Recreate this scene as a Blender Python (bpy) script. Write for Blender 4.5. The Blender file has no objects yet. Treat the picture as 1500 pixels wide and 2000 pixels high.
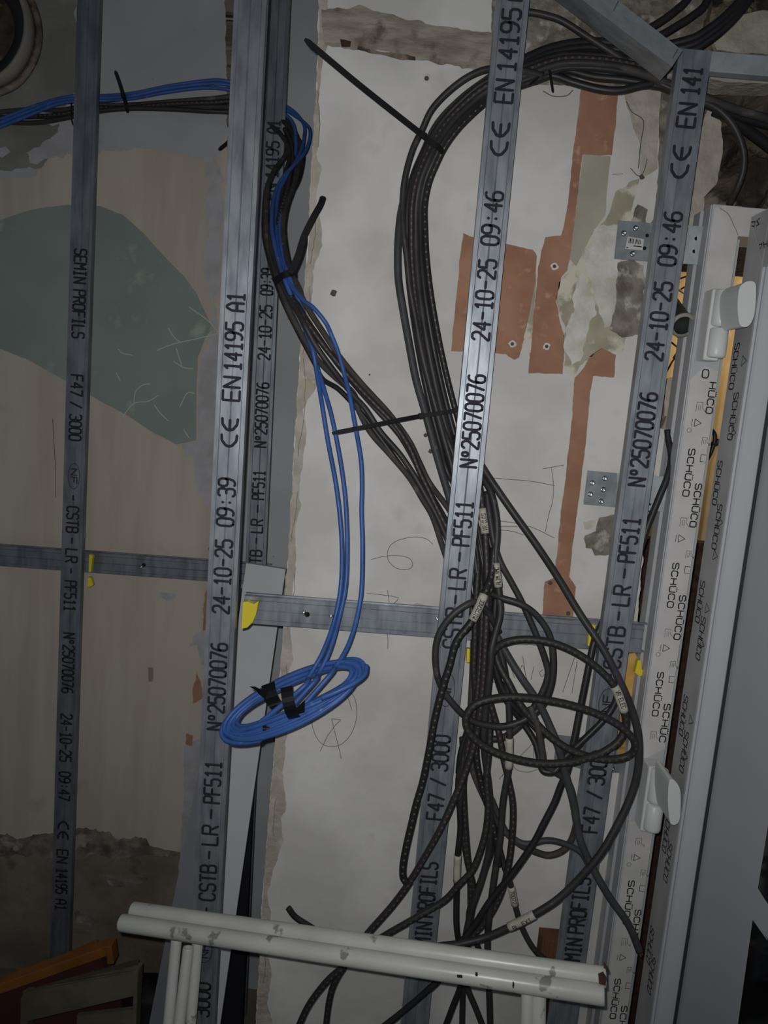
import bpy, bmesh, math, random
from mathutils import Vector, Matrix, noise
from mathutils.geometry import tessellate_polygon
random.seed(7)
scene = bpy.context.scene
COL = scene.collection

# ------------------------------------------------------------------ camera
F = 1500.0
CAMZ = 1.55
def _n(v): return v.normalized()
DN = _n(Vector((-884, 10500, 1500)))           # world down seen by the camera (x right, y down, z forward)
XR = _n(Vector((10500, 884, 0)))               # world right
FW = XR.cross(DN)                              # world forward (into the wall)
def ray(px, py):
    v = Vector(((px-750)/F, (py-1000)/F, 1))
    return Vector((v.dot(XR), v.dot(FW), -v.dot(DN)))
CAMP = Vector((0, 0, CAMZ))
def at(px, py, Y):                             # point on the vertical plane at depth Y
    r = ray(px, py); return CAMP + r*(Y/r.y)
def atX(px, py, X):                            # point on the plane at constant X
    r = ray(px, py); return CAMP + r*(X/r.x)
cam = bpy.data.cameras.new('camera'); camo = bpy.data.objects.new('camera', cam); COL.objects.link(camo)
cam.sensor_fit = 'HORIZONTAL'; cam.sensor_width = 36; cam.lens = 36; cam.clip_start = .01
right = Vector((XR.x, FW.x, -DN.x)); up = -Vector((XR.y, FW.y, -DN.y)); back = -Vector((XR.z, FW.z, -DN.z))
M = Matrix((right, up, back)).transposed().to_4x4(); M.translation = CAMP
camo.matrix_world = M
scene.camera = camo
scene.view_settings.view_transform = 'Standard'; scene.view_settings.look = 'None'
scene.view_settings.gamma = 1; scene.view_settings.use_curve_mapping = False
scene.view_settings.exposure = 0.0

# ------------------------------------------------------------------ light
w = bpy.data.worlds.new('world'); scene.world = w; w.use_nodes = True
w.node_tree.nodes['Background'].inputs[0].default_value = (.55, .62, .75, 1)
w.node_tree.nodes['Background'].inputs[1].default_value = .10
fl = bpy.data.lights.new('phone_flash', 'SPOT'); flo = bpy.data.objects.new('phone_flash', fl); COL.objects.link(flo)
fl.energy = 30.5; fl.spot_size = math.radians(118); fl.spot_blend = 1.0; fl.shadow_soft_size = .004
fl.color = (1.0, 1.0, .985)
flo.location = CAMP + right*(-.012) + up*.016
aim = at(760, 900, 1.3) - flo.location
flo.rotation_euler = aim.to_track_quat('-Z', 'Y').to_euler()

# ------------------------------------------------------------------ materials
def lin(h):
    h = h.lstrip('#'); c = [int(h[i:i+2], 16)/255 for i in (0, 2, 4)]
    return tuple(((x+.055)/1.055)**2.4 if x > .04045 else x/12.92 for x in c) + (1,)
def mat(name, c1, c2=None, scale=8, rough=.85, metal=0, bump=0, bscale=60, detail=6, stretch=None, lo=.4, hi=.62, spec=.3,
        c3=None, s3=30, lo3=.6, hi3=.66, emit=None, bdist=.002):
    m = bpy.data.materials.new(name); m.use_nodes = True; nt = m.node_tree; N = nt.nodes; L = nt.links
    b = N['Principled BSDF']; b.inputs['Roughness'].default_value = rough; b.inputs['Metallic'].default_value = metal
    b.inputs['Specular IOR Level'].default_value = spec
    tc = N.new('ShaderNodeTexCoord'); mp = N.new('ShaderNodeMapping'); L.new(tc.outputs['Object'], mp.inputs[0])
    if stretch: mp.inputs['Scale'].default_value = stretch
    col = None
    if c2:
        n = N.new('ShaderNodeTexNoise'); n.inputs['Scale'].default_value = scale; n.inputs['Detail'].default_value = detail
        L.new(mp.outputs[0], n.inputs['Vector'])
        r = N.new('ShaderNodeValToRGB'); r.color_ramp.elements[0].position = lo; r.color_ramp.elements[1].position = hi
        r.color_ramp.elements[0].color = lin(c1); r.color_ramp.elements[1].color = lin(c2)
        L.new(n.outputs[0], r.inputs[0]); col = r.outputs[0]
        if c3:
            n3 = N.new('ShaderNodeTexNoise'); n3.inputs['Scale'].default_value = s3; n3.inputs['Detail'].default_value = 8
            L.new(tc.outputs['Object'], n3.inputs['Vector'])
            r3 = N.new('ShaderNodeValToRGB'); r3.color_ramp.elements[0].position = lo3; r3.color_ramp.elements[1].position = hi3
            r3.color_ramp.elements[0].color = (0, 0, 0, 1); r3.color_ramp.elements[1].color = (1, 1, 1, 1)
            L.new(n3.outputs[0], r3.inputs[0])
            mx = N.new('ShaderNodeMix'); mx.data_type = 'RGBA'
            L.new(r3.outputs[0], mx.inputs[0]); L.new(col, mx.inputs[6]); mx.inputs[7].default_value = lin(c3); col = mx.outputs[2]
        L.new(col, b.inputs['Base Color'])
    else:
        b.inputs['Base Color'].default_value = lin(c1)
    if bump:
        nb = N.new('ShaderNodeTexNoise'); nb.inputs['Scale'].default_value = bscale; nb.inputs['Detail'].default_value = 7
        L.new(mp.outputs[0], nb.inputs['Vector'])
        bp = N.new('ShaderNodeBump'); bp.inputs['Strength'].default_value = bump; bp.inputs['Distance'].default_value = bdist
        L.new(nb.outputs[0], bp.inputs['Height']); L.new(bp.outputs[0], b.inputs['Normal'])
    if emit:
        b.inputs['Emission Color'].default_value = lin(emit[0]); b.inputs['Emission Strength'].default_value = emit[1]
    return m
M_white = mat('white_wall_paint', '#c6c4bf', '#d9d7d4', 7, .9, bump=.4, bscale=45, c3='#b4b0aa', s3=14, lo3=.6, hi3=.88)
M_cream = mat('torn_cream_plaster', '#a8a094', '#bcb4a8', 30, .95, bump=.8, bscale=90, bdist=.004)
M_orange = mat('terracotta_plaster', '#a98068', '#98705a', 14, .95, bump=.4, bscale=80, c3='#b89580', s3=50, lo3=.62, hi3=.75)
M_olive = mat('olive_glue_layer', '#9c9582', '#afa895', 22, .95, bump=.6, bscale=70, c3='#cfc9b8', s3=28, lo3=.52, hi3=.6)
M_beigestrip = mat('beige_skim_coat', '#b0aa9b', '#a29c8d', 9, .95, bump=.3)
M_chalk = mat('chalky_white_plaster', '#d6d3cc', '#bdb8ac', 30, .95, bump=.7, bscale=80, bdist=.004)
M_rough = mat('rough_grey_mortar', '#8f887e', '#6a625a', 35, 1, bump=1, bscale=60, bdist=.008, c3='#b4aea6', s3=40, lo3=.55, hi3=.65)
M_dirt = mat('dirty_brown_band', '#a49b8f', '#877d71', 16, .95, bump=.8, bscale=50, stretch=(1, 1, 3), c3='#6b6156', s3=22, lo3=.58, hi3=.68, bdist=.004)
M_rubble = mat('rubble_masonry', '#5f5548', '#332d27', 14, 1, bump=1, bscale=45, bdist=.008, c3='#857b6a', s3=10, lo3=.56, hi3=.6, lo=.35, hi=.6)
M_pencil = mat('pencil_line', '#5a5550')
M_hole = mat('drill_hole', '#55504a')
M_beige = mat('beige_old_paint', '#c6bbae', '#b9ada0', 3, .9, bump=.12, bscale=30, stretch=(5, 1, .6), c3='#aa9d90', s3=9, lo3=.66, hi3=.8)
M_green = mat('pale_green_paint', '#8f9c96', '#86938d', 6, .9, bump=.15, bscale=40, c3='#a3b0a6', s3=12, lo3=.62, hi3=.7)
M_greyp = mat('grey_white_paint', '#b6b8ba', '#a9abae', 4, .9, bump=.15, c3='#908d88', s3=60, lo3=.7, hi3=.74)
M_filler = mat('white_filler_smear', '#b5b4b8', '#a7a5a6', 25, .95, bump=.5, bscale=60)
M_brownpl = mat('brown_bare_plaster', '#92877b', '#7f7468', 12, .95, bump=.6, bscale=50, bdist=.004)
M_lower = mat('damp_brown_plaster', '#8d8273', '#756a5d', 7, .95, bump=.7, bscale=35, c3='#5d5147', s3=11, lo3=.6, hi3=.7, bdist=.005)
M_crumble = mat('crumbled_plaster_edge', '#8c8176', '#5f554b', 26, 1, bump=1, bscale=50, c3='#a59d92', s3=30, lo3=.58, hi3=.66, bdist=.006)
M_scratch = mat('pale_scratch', '#b9c2ba')
M_cap = mat('dusty_grey_top_plaster', '#8f9088', '#7c7d75', 9, .95, bump=.4)
M_floor = mat('dusty_concrete', '#7d766c', '#6b645b', 5, .95, bump=.5)
M_ochre = mat('ochre_lit_wall', '#d8c49a', '#c4ad80', 6, .9, bump=.3)
M_ink = mat('black_ink', '#24262f', rough=.7)
M_galv = mat('galvanised_steel', '#a0a6ad', '#7c828a', 60, .42, .55, bump=.12, bscale=300, stretch=(1, 1, .25), lo=.35, hi=.68, bdist=.0005)
M_galv_d = mat('dull_galvanised_steel', '#8a9097', '#6e747c', 40, .5, .55, bump=.1, bscale=250, stretch=(1, 1, .25), bdist=.0005)
M_sheet = mat('grey_sheet_steel', '#a6adb0', '#9aa1a5', 50, .6, .2, bump=.08, bscale=200, bdist=.0005)
M_sheet2 = mat('tarnished_and_shaded_steel', '#7f868a', '#949b9f', 40, .5, .4, bump=.1, bscale=200, bdist=.0005)  # tarnish on the plates, painted shade on the steel angle's lower flange
M_chrome = mat('bright_screw_and_glint', '#c4c8cc', rough=.25, metal=1)
M_blackscrew = mat('black_phosphated_screw', '#141414', rough=.4)
M_blue = mat('blue_cable_sheath', '#3c62a8', '#365896', 30, .45, c3='#6d86b4', s3=70, lo3=.66, hi3=.78, spec=.4)
M_black = mat('black_cable_sheath', '#2e2c2e', '#3a3737', 20, .5, c3='#55504e', s3=60, lo3=.64, hi3=.78, spec=.4)
M_black2 = mat('dark_black_sheath', '#232225', '#2c2a2c', 20, .45, spec=.4)
M_greyc = mat('blue_grey_cable_sheath', '#3b3c3f', '#454649', 20, .55, c3='#6a6a66', s3=60, lo3=.68, hi3=.8)
M_dusty = mat('dusty_grey_cable_sheath', '#3a3837', '#474442', 26, .7, c3='#625e59', s3=50, lo3=.58, hi3=.72)
M_tie = mat('black_nylon', '#1b1a1d', rough=.6, spec=.15)
M_tape = mat('black_insulating_tape', '#16161a', rough=.35)
M_sleeve = mat('white_marker_sleeve', '#b8b4a8', '#a9a598', 40, .6)
M_yellow = mat('yellow_plastic', '#e2cf3a', rough=.45)
M_pvc = mat('white_pvc', '#d0d1d1', rough=.35)
M_pvcg = mat('grey_white_pvc', '#b3b5b9', rough=.35)
M_film = mat('white_protective_film', '#cbc9c6', '#c2c0bd', 20, .45)
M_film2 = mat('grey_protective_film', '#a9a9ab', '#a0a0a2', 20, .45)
M_panel = mat('grey_sash_panel', '#b8bbc1', '#b2b5bb', 3, .45)
M_glass = mat('dark_glass', '#0c0c0d', rough=.1, spec=.5)
M_edge = mat('pale_rubber_edge', '#c9c9c9', rough=.5)
M_seal = mat('dark_seal', '#303238', rough=.6)
M_text = mat('film_print', '#18181a', rough=.6)
M_paint = mat('chipped_white_paint', '#c3c4bc', '#b6b7b0', 10, .33, bump=.1, bscale=60, c3='#85857f', s3=26, lo3=.64, hi3=.67, spec=.5)
M_rust = mat('rusty_bare_metal', '#4d352b', '#33241f', 60, .9)
M_board = mat('white_board', '#c3c5c9', '#bbbdc1', 3, .6)
M_boardg = mat('grey_board', '#86898f', '#7b7e84', 3, .7)
M_dark = mat('dark_anthracite_plastic', '#25262c', rough=.35)
M_orangep = mat('orange_painted_wood', '#94602c', '#835324', 14, .6)
M_oldwood = mat('dirty_olive_wood', '#6f6a57', '#5d5848', 15, .85, bump=.4)
M_redp = mat('dark_red_board', '#57322a', '#4a2a24', 8, .8)
M_bag = mat('black_bag', '#18161a', rough=.6)
M_card = mat('brown_cardboard', '#6d4c38', '#5d3f2e', 12, .9)
M_foam = mat('ochre_foam', '#d8b064', '#c49a50', 22, .9, bump=.8, bscale=50, bdist=.005)
M_conduit = mat('grey_pvc_conduit', '#9a958c', '#8c877e', 12, .6)
M_inside = mat('dark_inside', '#2a2c2c', rough=.8)
M_copper = mat('copper_strands', '#b5835c', rough=.4, metal=.8)
M_red = mat('red_wire_sheath', '#5a2a22', rough=.6)

def dotted(name, base, dot, freq=95.0, duty=.35):
    m = mat(name, base, rough=.5); nt = m.node_tree; N = nt.nodes; L = nt.links; b = N['Principled BSDF']
    uv = N.new('ShaderNodeUVMap'); sp = N.new('ShaderNodeSeparateXYZ'); L.new(uv.outputs[0], sp.inputs[0])
    def mth(op, a, bb=None):
        n = N.new('ShaderNodeMath'); n.operation = op
        for i, v in enumerate((a, bb)):
            if v is None: continue
            if isinstance(v, (int, float)): n.inputs[i].default_value = v
            else: L.new(v, n.inputs[i])
        return n.outputs[0]
    fr = mth('FRACT', mth('MULTIPLY', sp.outputs[0], freq))
    a = mth('LESS_THAN', fr, duty)
    vv = mth('LESS_THAN', mth('ABSOLUTE', mth('SUBTRACT', sp.outputs[1], .5)), .045)
    k = mth('MULTIPLY', a, vv)
    mx = N.new('ShaderNodeMix'); mx.data_type = 'RGBA'; L.new(k, mx.inputs[0])
    mx.inputs[6].default_value = lin(base); mx.inputs[7].default_value = lin(dot)
    L.new(mx.outputs[2], b.inputs['Base Color'])
    return m
M_dotp = dotted('black_sheath_pink_print', '#312e2f', '#5e4a4b')
M_doty = dotted('black_sheath_pale_print', '#2e2d2c', '#474540')
M_dotw = dotted('black_sheath_white_print', '#282727', '#5f5d56', 85, .26)

# ------------------------------------------------------------------ helpers
class MB:
    def __init__(s): s.v = []; s.f = []; s.m = []; s.uv = {}; s.mats = []
    def mi(s, m):
        if m not in s.mats: s.mats.append(m)
        return s.mats.index(m)
    def add(s, vs, fs, m, uvs=None):
        o = len(s.v); i = s.mi(m); s.v += [Vector(v) for v in vs]
        for k, f in enumerate(fs):
            if uvs: s.uv[len(s.f)] = uvs[k]
            s.f.append([a+o for a in f]); s.m.append(i)
    def box(s, lo, hi, m, R=None, c=None):
        vs = [Vector((x, y, z)) for x in (lo[0], hi[0]) for y in (lo[1], hi[1]) for z in (lo[2], hi[2])]
        if R is not None: vs = [R @ v + Vector(c) for v in vs]
        s.add(vs, [(0, 1, 3, 2), (4, 6, 7, 5), (0, 4, 5, 1), (2, 3, 7, 6), (0, 2, 6, 4), (1, 5, 7, 3)], m)
    def prism(s, poly, off, m, front=True):         # poly: list of 3D points, extruded by vector off
        n = len(poly); P = [Vector(p) for p in poly]; Q = [p+Vector(off) for p in P]
        tris = tessellate_polygon([P])
        fs = [tuple(t) for t in tris] + [tuple(a+n for a in t[::-1]) for t in tris]
        fs += [(i, (i+1) % n, (i+1) % n+n, i+n) for i in range(n)]
        s.add(P+Q, fs, m)
    def flat(s, poly, m):
        P = [Vector(p) for p in poly]
        s.add(P, [tuple(t) for t in tessellate_polygon([P])], m)
    def tube(s, pts, r, m, seg=10, caps=True, r2=None):
        pts = [Vector(p) for p in pts]; n = len(pts)
        if n < 2: return
        T = []
        for i in range(n):
            t = pts[min(i+1, n-1)] - pts[max(i-1, 0)]
            T.append(t.normalized() if t.length > 1e-9 else (T[-1] if T else Vector((0, 0, 1))))
        ref = Vector((0, -1, 0)); nn = ref - T[0]*ref.dot(T[0])
        if nn.length < .1: nn = Vector((1, 0, 0)) - T[0]*T[0].x
        nn.normalize(); vs = []; L = 0; Ls = []
        for i in range(n):
            if i: L += (pts[i]-pts[i-1]).length
            Ls.append(L)
            nn = nn - T[i]*nn.dot(T[i]); rr = ref - T[i]*ref.dot(T[i])
            if rr.length > .3: nn = nn.normalized()*.5 + rr.normalized()*.5 if nn.normalized().dot(rr.normalized()) > -.5 else nn
            nn.normalize(); bb = T[i].cross(nn); ri = r if r2 is None else r+(r2-r)*i/(n-1)
            for k in range(seg):
                a = math.pi + 2*math.pi*k/seg
                vs.append(pts[i]+(nn*math.cos(a)+bb*math.sin(a))*ri)
        fs = []; uv = []
        for i in range(n-1):
            for k in range(seg):
                k2 = (k+1) % seg
                fs.append((i*seg+k, i*seg+k2, (i+1)*seg+k2, (i+1)*seg+k))
                uv.append([(Ls[i], k/seg), (Ls[i], (k+1)/seg), (Ls[i+1], (k+1)/seg), (Ls[i+1], k/seg)])
        if caps:
            fs.append(tuple(range(seg))[::-1]); uv.append([(0, 0)]*seg)
            fs.append(tuple((n-1)*seg+k for k in range(seg))); uv.append([(0, 0)]*seg)
        s.add(vs, fs, m, uv)
    def build(s, name, parent=None, origin=None, smooth=False, bevel=0):
        me = bpy.data.meshes.new(name)
        pw = Vector((0, 0, 0)); q_ = parent
        while q_: pw += q_.location; q_ = q_.parent
        if origin is None: origin = pw.copy()
        origin = Vector(origin)
        me.from_pydata([v-origin for v in s.v], [], s.f); 
        for m in s.mats: me.materials.append(m)
        for i, p in enumerate(me.polygons): p.material_index = s.m[i]; p.use_smooth = smooth
        if s.uv:
            ul = me.uv_layers.new(name='UVMap')
            for i, p in enumerate(me.polygons):
                if i in s.uv:
                    for li, c in zip(p.loop_indices, s.uv[i]): ul.data[li].uv = c
        bm = bmesh.new(); bm.from_mesh(me)
        if not s.uv: bmesh.ops.recalc_face_normals(bm, faces=bm.faces)
        bm.to_mesh(me); bm.free(); me.update()
        o = bpy.data.objects.new(name, me); COL.objects.link(o)
        if parent:
            o.parent = parent; o.location = (0, 0, 0) if (origin-pw).length < 1e-9 else origin-pw
        else: o.location = origin
        if bevel:
            md = o.modifiers.new('bevel', 'BEVEL'); md.width = bevel; md.segments = 3; md.limit_method = 'ANGLE'
        return o
def tag(o, label, cat, group=None):
    o['label'] = label; o['category'] = cat
    if group: o['group'] = group
    return o
def thing(name, loc, label, cat, group=None):
    o = bpy.data.objects.new(name, None); o.empty_display_size = .05; COL.objects.link(o); o.location = Vector(loc)
    return tag(o, label, cat, group)
def struct(o): o['kind'] = 'structure'; return o
def cr(pts, sub=8):                                 # Catmull-Rom through 3D points
    P = [Vector(p) for p in pts]; P = [P[0]*2-P[1]] + P + [P[-1]*2-P[-2]]; out = []
    for i in range(1, len(P)-2):
        a, b, c, d = P[i-1], P[i], P[i+1], P[i+2]
        for k in range(sub):
            t = k/sub
            out.append(.5*((2*b)+(c-a)*t+(2*a-5*b+4*c-d)*t*t+(3*b-a-3*c+d)*t**3))
    out.append(P[-2]); return out
def jag(poly, amp, step=.008, closed=True, seed=0):  # ragged outline in the XZ plane
    out = []; n = len(poly); rnd = random.Random(seed)
    for i in range(n if closed else n-1):
        a, b = Vector(poly[i]), Vector(poly[(i+1) % n]); L = (b-a).length; k = max(1, int(L/step))
        nrm = Vector((-(b-a).z, 0, (b-a).x))
        if nrm.length: nrm.normalize()
        for j in range(k):
            p = a.lerp(b, j/k)
            d = noise.noise(p*40+Vector((seed*3.1, 0, 0)))*1.0 + noise.noise(p*130+Vector((0, seed, 0)))*.7
            out.append(p + nrm*d*amp)
    if not closed: out.append(Vector(poly[-1]))
    return out
def PX(l, Y): return [at(x, y, Y) for x, y in l]

# ------------------------------------------------------------------ stroke lettering (cells 0..4 wide, 0..6 high)
G = {
 'S': [[(4,5.2),(3.2,6),(.8,6),(0,5.2),(0,3.8),(.8,3.1),(3.2,2.9),(4,2.2),(4,.8),(3.2,0),(.8,0),(0,.8)]],
 'E': [[(4,6),(0,6),(0,0),(4,0)],[(0,3),(3.4,3)]], 'M': [[(0,0),(0,6),(2,3),(4,6),(4,0)]], 'I': [[(2,0),(2,6)],[(.8,6),(3.2,6)],[(.8,0),(3.2,0)]],
 'N': [[(0,0),(0,6),(4,0),(4,6)]], 'P': [[(0,0),(0,6),(3.2,6),(4,5.3),(4,3.8),(3.2,3),(0,3)]],
 'R': [[(0,0),(0,6),(3.2,6),(4,5.3),(4,3.8),(3.2,3),(0,3)],[(2,3),(4,0)]], 'O': [[(.8,0),(0,1),(0,5),(.8,6),(3.2,6),(4,5),(4,1),(3.2,0),(.8,0)]],
 'F': [[(0,0),(0,6),(4,6)],[(0,3.1),(3.2,3.1)]], 'L': [[(0,6),(0,0),(4,0)]], '4': [[(3,0),(3,6),(0,2),(4,2)]],
 '7': [[(0,6),(4,6),(1.4,0)]], '/': [[(.4,0),(3.6,6)]], '3': [[(0,5.3),(.8,6),(3.2,6),(4,5.2),(4,3.8),(3.2,3.1),(1.4,3.1)],[(3.2,3.1),(4,2.3),(4,.8),(3.2,0),(.8,0),(0,.8)]],
 '0': [[(.9,0),(0,1.2),(0,4.8),(.9,6),(3.1,6),(4,4.8),(4,1.2),(3.1,0),(.9,0)]], '-': [[(.3,3),(3.7,3)]],
 'C': [[(4,5),(3.2,6),(.9,6),(0,5),(0,1),(.9,0),(3.2,0),(4,1)]], 'T': [[(0,6),(4,6)],[(2,6),(2,0)]],
 'B': [[(0,0),(0,6),(3.1,6),(3.8,5.3),(3.8,3.8),(3,3.1),(0,3.1)],[(3,3.1),(4,2.3),(4,.8),(3.2,0),(0,0)]],
 '5': [[(3.8,6),(.2,6),(0,3.4),(3,3.5),(4,2.7),(4,.9),(3.1,0),(.8,0),(0,.8)]], '1': [[(.8,4.8),(2.2,6),(2.2,0)],[(.8,0),(3.6,0)]],
 '2': [[(0,5),(.9,6),(3.2,6),(4,5),(4,3.9),(0,.4),(0,0),(4,0)]], '6': [[(3.7,5.7),(2.6,6),(1,5.4),(0,3.6),(0,1),(.9,0),(3.2,0),(4,1),(4,2.4),(3.1,3.3),(.8,3.2),(0,2.4)]],
 '9': [[(.3,.3),(1.6,0),(3.1,.6),(4,2.4),(4,5),(3.1,6),(.8,6),(0,5),(0,3.7),(.9,2.8),(3.2,2.8),(4,3.6)]],
 ':': [[(2,1.4),(2,1.9)],[(2,4),(2,4.5)]], 'A': [[(0,0),(0,4.2),(1.4,6),(2.6,6),(4,4.2),(4,0)],[(0,2.4),(4,2.4)]],
 '°': [[(1,3.6),(.6,4.4),(1,5.6),(2.6,5.6),(3,4.4),(2.6,3.6),(1,3.6)]],
 'H': [[(0,0),(0,6)],[(4,0),(4,6)],[(0,3),(4,3)]], 'U': [[(0,6),(0,.8),(.8,0),(3.2,0),(4,.8),(4,6)]],
 'Ü': [[(0,6),(0,.8),(.8,0),(3.2,0),(4,.8),(4,6)],[(.6,7.3),(1,7.3)],[(1.8,7.3),(2.2,7.3)],[(3,7.3),(3.4,7.3)]],
 'V': [[(0,6),(2,0),(4,6)]], 'X': [[(0,0),(4,6)],[(0,6),(4,0)]], 'D': [[(0,0),(0,6),(2.8,6),(4,4.8),(4,1.2),(2.8,0),(0,0)]],
 'J': [[(0,1),(.8,0),(2,0),(2.6,1),(2.6,6)]], 'K': [[(0,0),(0,6)],[(4,6),(0,2.6)],[(1.4,3.8),(4,0)]],
 'c': [[(3.6,5.8),(1.8,5.6),(.3,4.2),(0,3),(.3,1.8),(1.8,.4),(3.6,.2)]], 'e': [[(3.6,5.8),(1.8,5.6),(.3,4.2),(0,3),(.3,1.8),(1.8,.4),(3.6,.2)],[(.2,3),(3.2,3)]],
 ' ': [],
}
_zz = [0]
def ribbon(mb, pts, wd, nrm, m):                    # flat stroke lying on a surface with normal nrm
    pts = [Vector(p) for p in pts]; nrm = Vector(nrm)
    for a, b in zip(pts, pts[1:]):
        d = (b-a)
        if d.length < 1e-7: continue
        d.normalize(); s = d.cross(nrm)*wd/2; e = d*wd*.42; _zz[0] = (_zz[0]+1) % 7; o = nrm*(_zz[0]*1.2e-5)
        mb.add([a-e*.4-s*.6+o, a-e-s*0+o, a-e*.4+s*.6+o, a+s+o, b+s+o, b+e*.4+s*.6+o, b+e+o, b+e*.4-s*.6+o, b-s+o, a-s+o],
               [(0, 1, 2, 3, 4, 5, 6, 7, 8, 9)], m)
def letter(mb, txt, org, u, v, length, height, sw, m, nrm, adv=5.3):
    u = Vector(u); v = Vector(v); n = len(txt); tot = n*adv-(adv-4); sx = length/tot; sy = height/6
    for i, ch in enumerate(txt):
        for st in G.get(ch, []):
            ribbon(mb, [org+u*((x+i*adv)*sx)+v*(y*sy) for x, y in st], sw, nrm, m)

# ------------------------------------------------------------------ structure
YW, YL = 1.31, 1.82
EPS = .0006
def layer(mb, px, Y, k, m, amp=.003, step=.006, thick=None, seed=1):
    P = jag(PX(px, Y), amp, step, seed=seed)
    P = [p+Vector((0, -EPS*k, 0)) for p in P]
    mb.prism(P, (0, EPS*.9 if thick is None else thick, 0), m)

# left recessed wall
wl = MB()
wl.box((-2.6, YL, 0), (.55, YL+.1, 3.0), M_beige)
layer(wl, [(-80,-300),(470,-300),(470,120),(452,240),(440,262),(430,300),(405,312),(290,290),(200,296),(150,300),(95,300),(70,345),(-80,350)], YL, 1, M_greyp, .004, seed=2)
layer(wl, [(-80,-300),(135,-300),(150,60),(150,180),(120,215),(-80,235)], YL, 2, M_cap, .008, .012, seed=3)
layer(wl, [(-80,236),(60,240),(135,246),(140,262),(110,300),(80,325),(40,330),(-80,350)], YL, 2, M_cap, .008, seed=31)
layer(wl, [(125,232),(196,236),(196,300),(150,305),(130,300),(85,316),(60,318),(48,295),(75,285),(110,262)], YL, 3, M_filler, .008, .006, seed=4)
layer(wl, [(-10,290),(12,286),(22,298),(5,308),(-10,306)], YL, 3, M_filler, .004, .005, seed=41)
layer(wl, [(435,-300),(640,-300),(640,2050),(395,2050),(420,1000),(440,620),(445,300)], YL, 1, M_brownpl, .003, seed=5)
layer(wl, [(470,-300),(760,-300),(760,2050),(420,2050),(450,1500),(462,1100),(475,700),(490,300)], YL, 2, M_greyp, .001, seed=6)
layer(wl, [(-80,445),(0,430),(60,410),(130,400),(195,402),(240,420),(280,455),(320,500),(360,540),(385,575),(415,640),(400,662),(386,700),(384,760),(383,860),(345,868),(300,845),(250,812),(190,780),(130,745),(60,705),(0,681),(-80,655)], YL, 2, M_green, .0008, .01, seed=7)
layer(wl, [(398,306),(415,306),(432,330),(438,352),(430,362),(437,400),(430,470),(428,560),(418,580),(424,640),(430,700),(424,800),(432,900),(428,975),(405,985),(385,960),(380,900),(362,890),(358,868),(385,860),(388,760),(392,700),(412,660),(415,600),(402,540),(400,500),(408,440),(402,400),(412,352),(402,330)], YL, 4, M_filler, .006, .006, seed=8)
layer(wl, [(313,1157),(345,1160),(343,1166),(330,1175),(315,1166)], YL, 4, M_filler, .002, .005, seed=9)
layer(wl, [(378,1245),(408,1215),(405,1290),(395,1300),(385,1260),(372,1262)], YL, 4, M_filler, .005, .005, seed=10)
layer(wl, [(360,1455),(398,1440),(400,1700),(350,1700),(358,1570)], YL, 4, M_filler, .003, .006, seed=101)
for i, pl in enumerate([[(400,1160),(411,1140),(409,1215),(398,1232)],[(384,1310),(392,1330),(396,1362),(378,1374),(376,1350)],[(365,1432),(378,1436),(376,1456),(364,1452)],[(405,1070),(411,1062),(412,1090)]]):
    layer(wl, pl, YL, 5, M_orange, .003, .005, seed=12+i)
layer(wl, [(-80,1632),(0,1630),(40,1640),(75,1630),(100,1632),(150,1622),(215,1632),(230,1642),(285,1640),(292,1652),(330,1662),(365,1665),(420,1670),(420,2300),(-300,2300)], YL, 2, M_lower, .006, .01, seed=20)
layer(wl, [(-80,1632),(0,1628),(40,1640),(75,1630),(100,1630),(150,1618),(215,1626),(232,1640),(285,1636),(294,1656),(350,1664),(350,1672),(290,1670),(240,1676),(180,1668),(120,1690),(70,1668),(-80,1676)], YL, 5, M_crumble, .008, .006, .004, seed=21)
layer(wl, [(200,1705),(250,1715),(292,1712),(280,1724),(240,1731),(215,1728)], YL, 4, M_crumble, .003, .006, seed=22)
layer(wl, [(145,1782),(165,1778),(192,1800),(180,1806),(150,1800)], YL, 4, M_crumble, .004, .006, seed=23)
layer(wl, [(290,1303),(300,1303),(299,1330),(291,1331)], YL, 5, M_brownpl, .001, .006, seed=24)
for pts in ([(232,682),(240,690),(260,694)], [(308,684),(340,672),(380,663),(425,652)], [(330,642),(342,660),(352,668)], [(240,815),(262,788),(290,784),(310,772)], [(262,790),(266,765),(280,752),(295,750)],
            [(302,790),(315,808),(330,822)], [(340,706),(360,718),(378,720)], [(352,795),(366,768),(380,768)], [(228,728),(236,744)], [(360,840),(370,855)], [(370,600),(405,625),(428,650)], [(345,680),(356,715)]):
    ribbon(wl, [p+Vector((0, -EPS*6, 0)) for p in cr(PX(pts, YL), 4)], .0022, (0, -1, 0), M_scratch)
ribbon(wl, [p+Vector((0, -EPS*6, 0)) for p in PX([(104,818),(107,870),(110,920),(110,970)], YL)], .0014, (0, -1, 0), M_pencil)
struct(wl.build('wall_left'))

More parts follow.
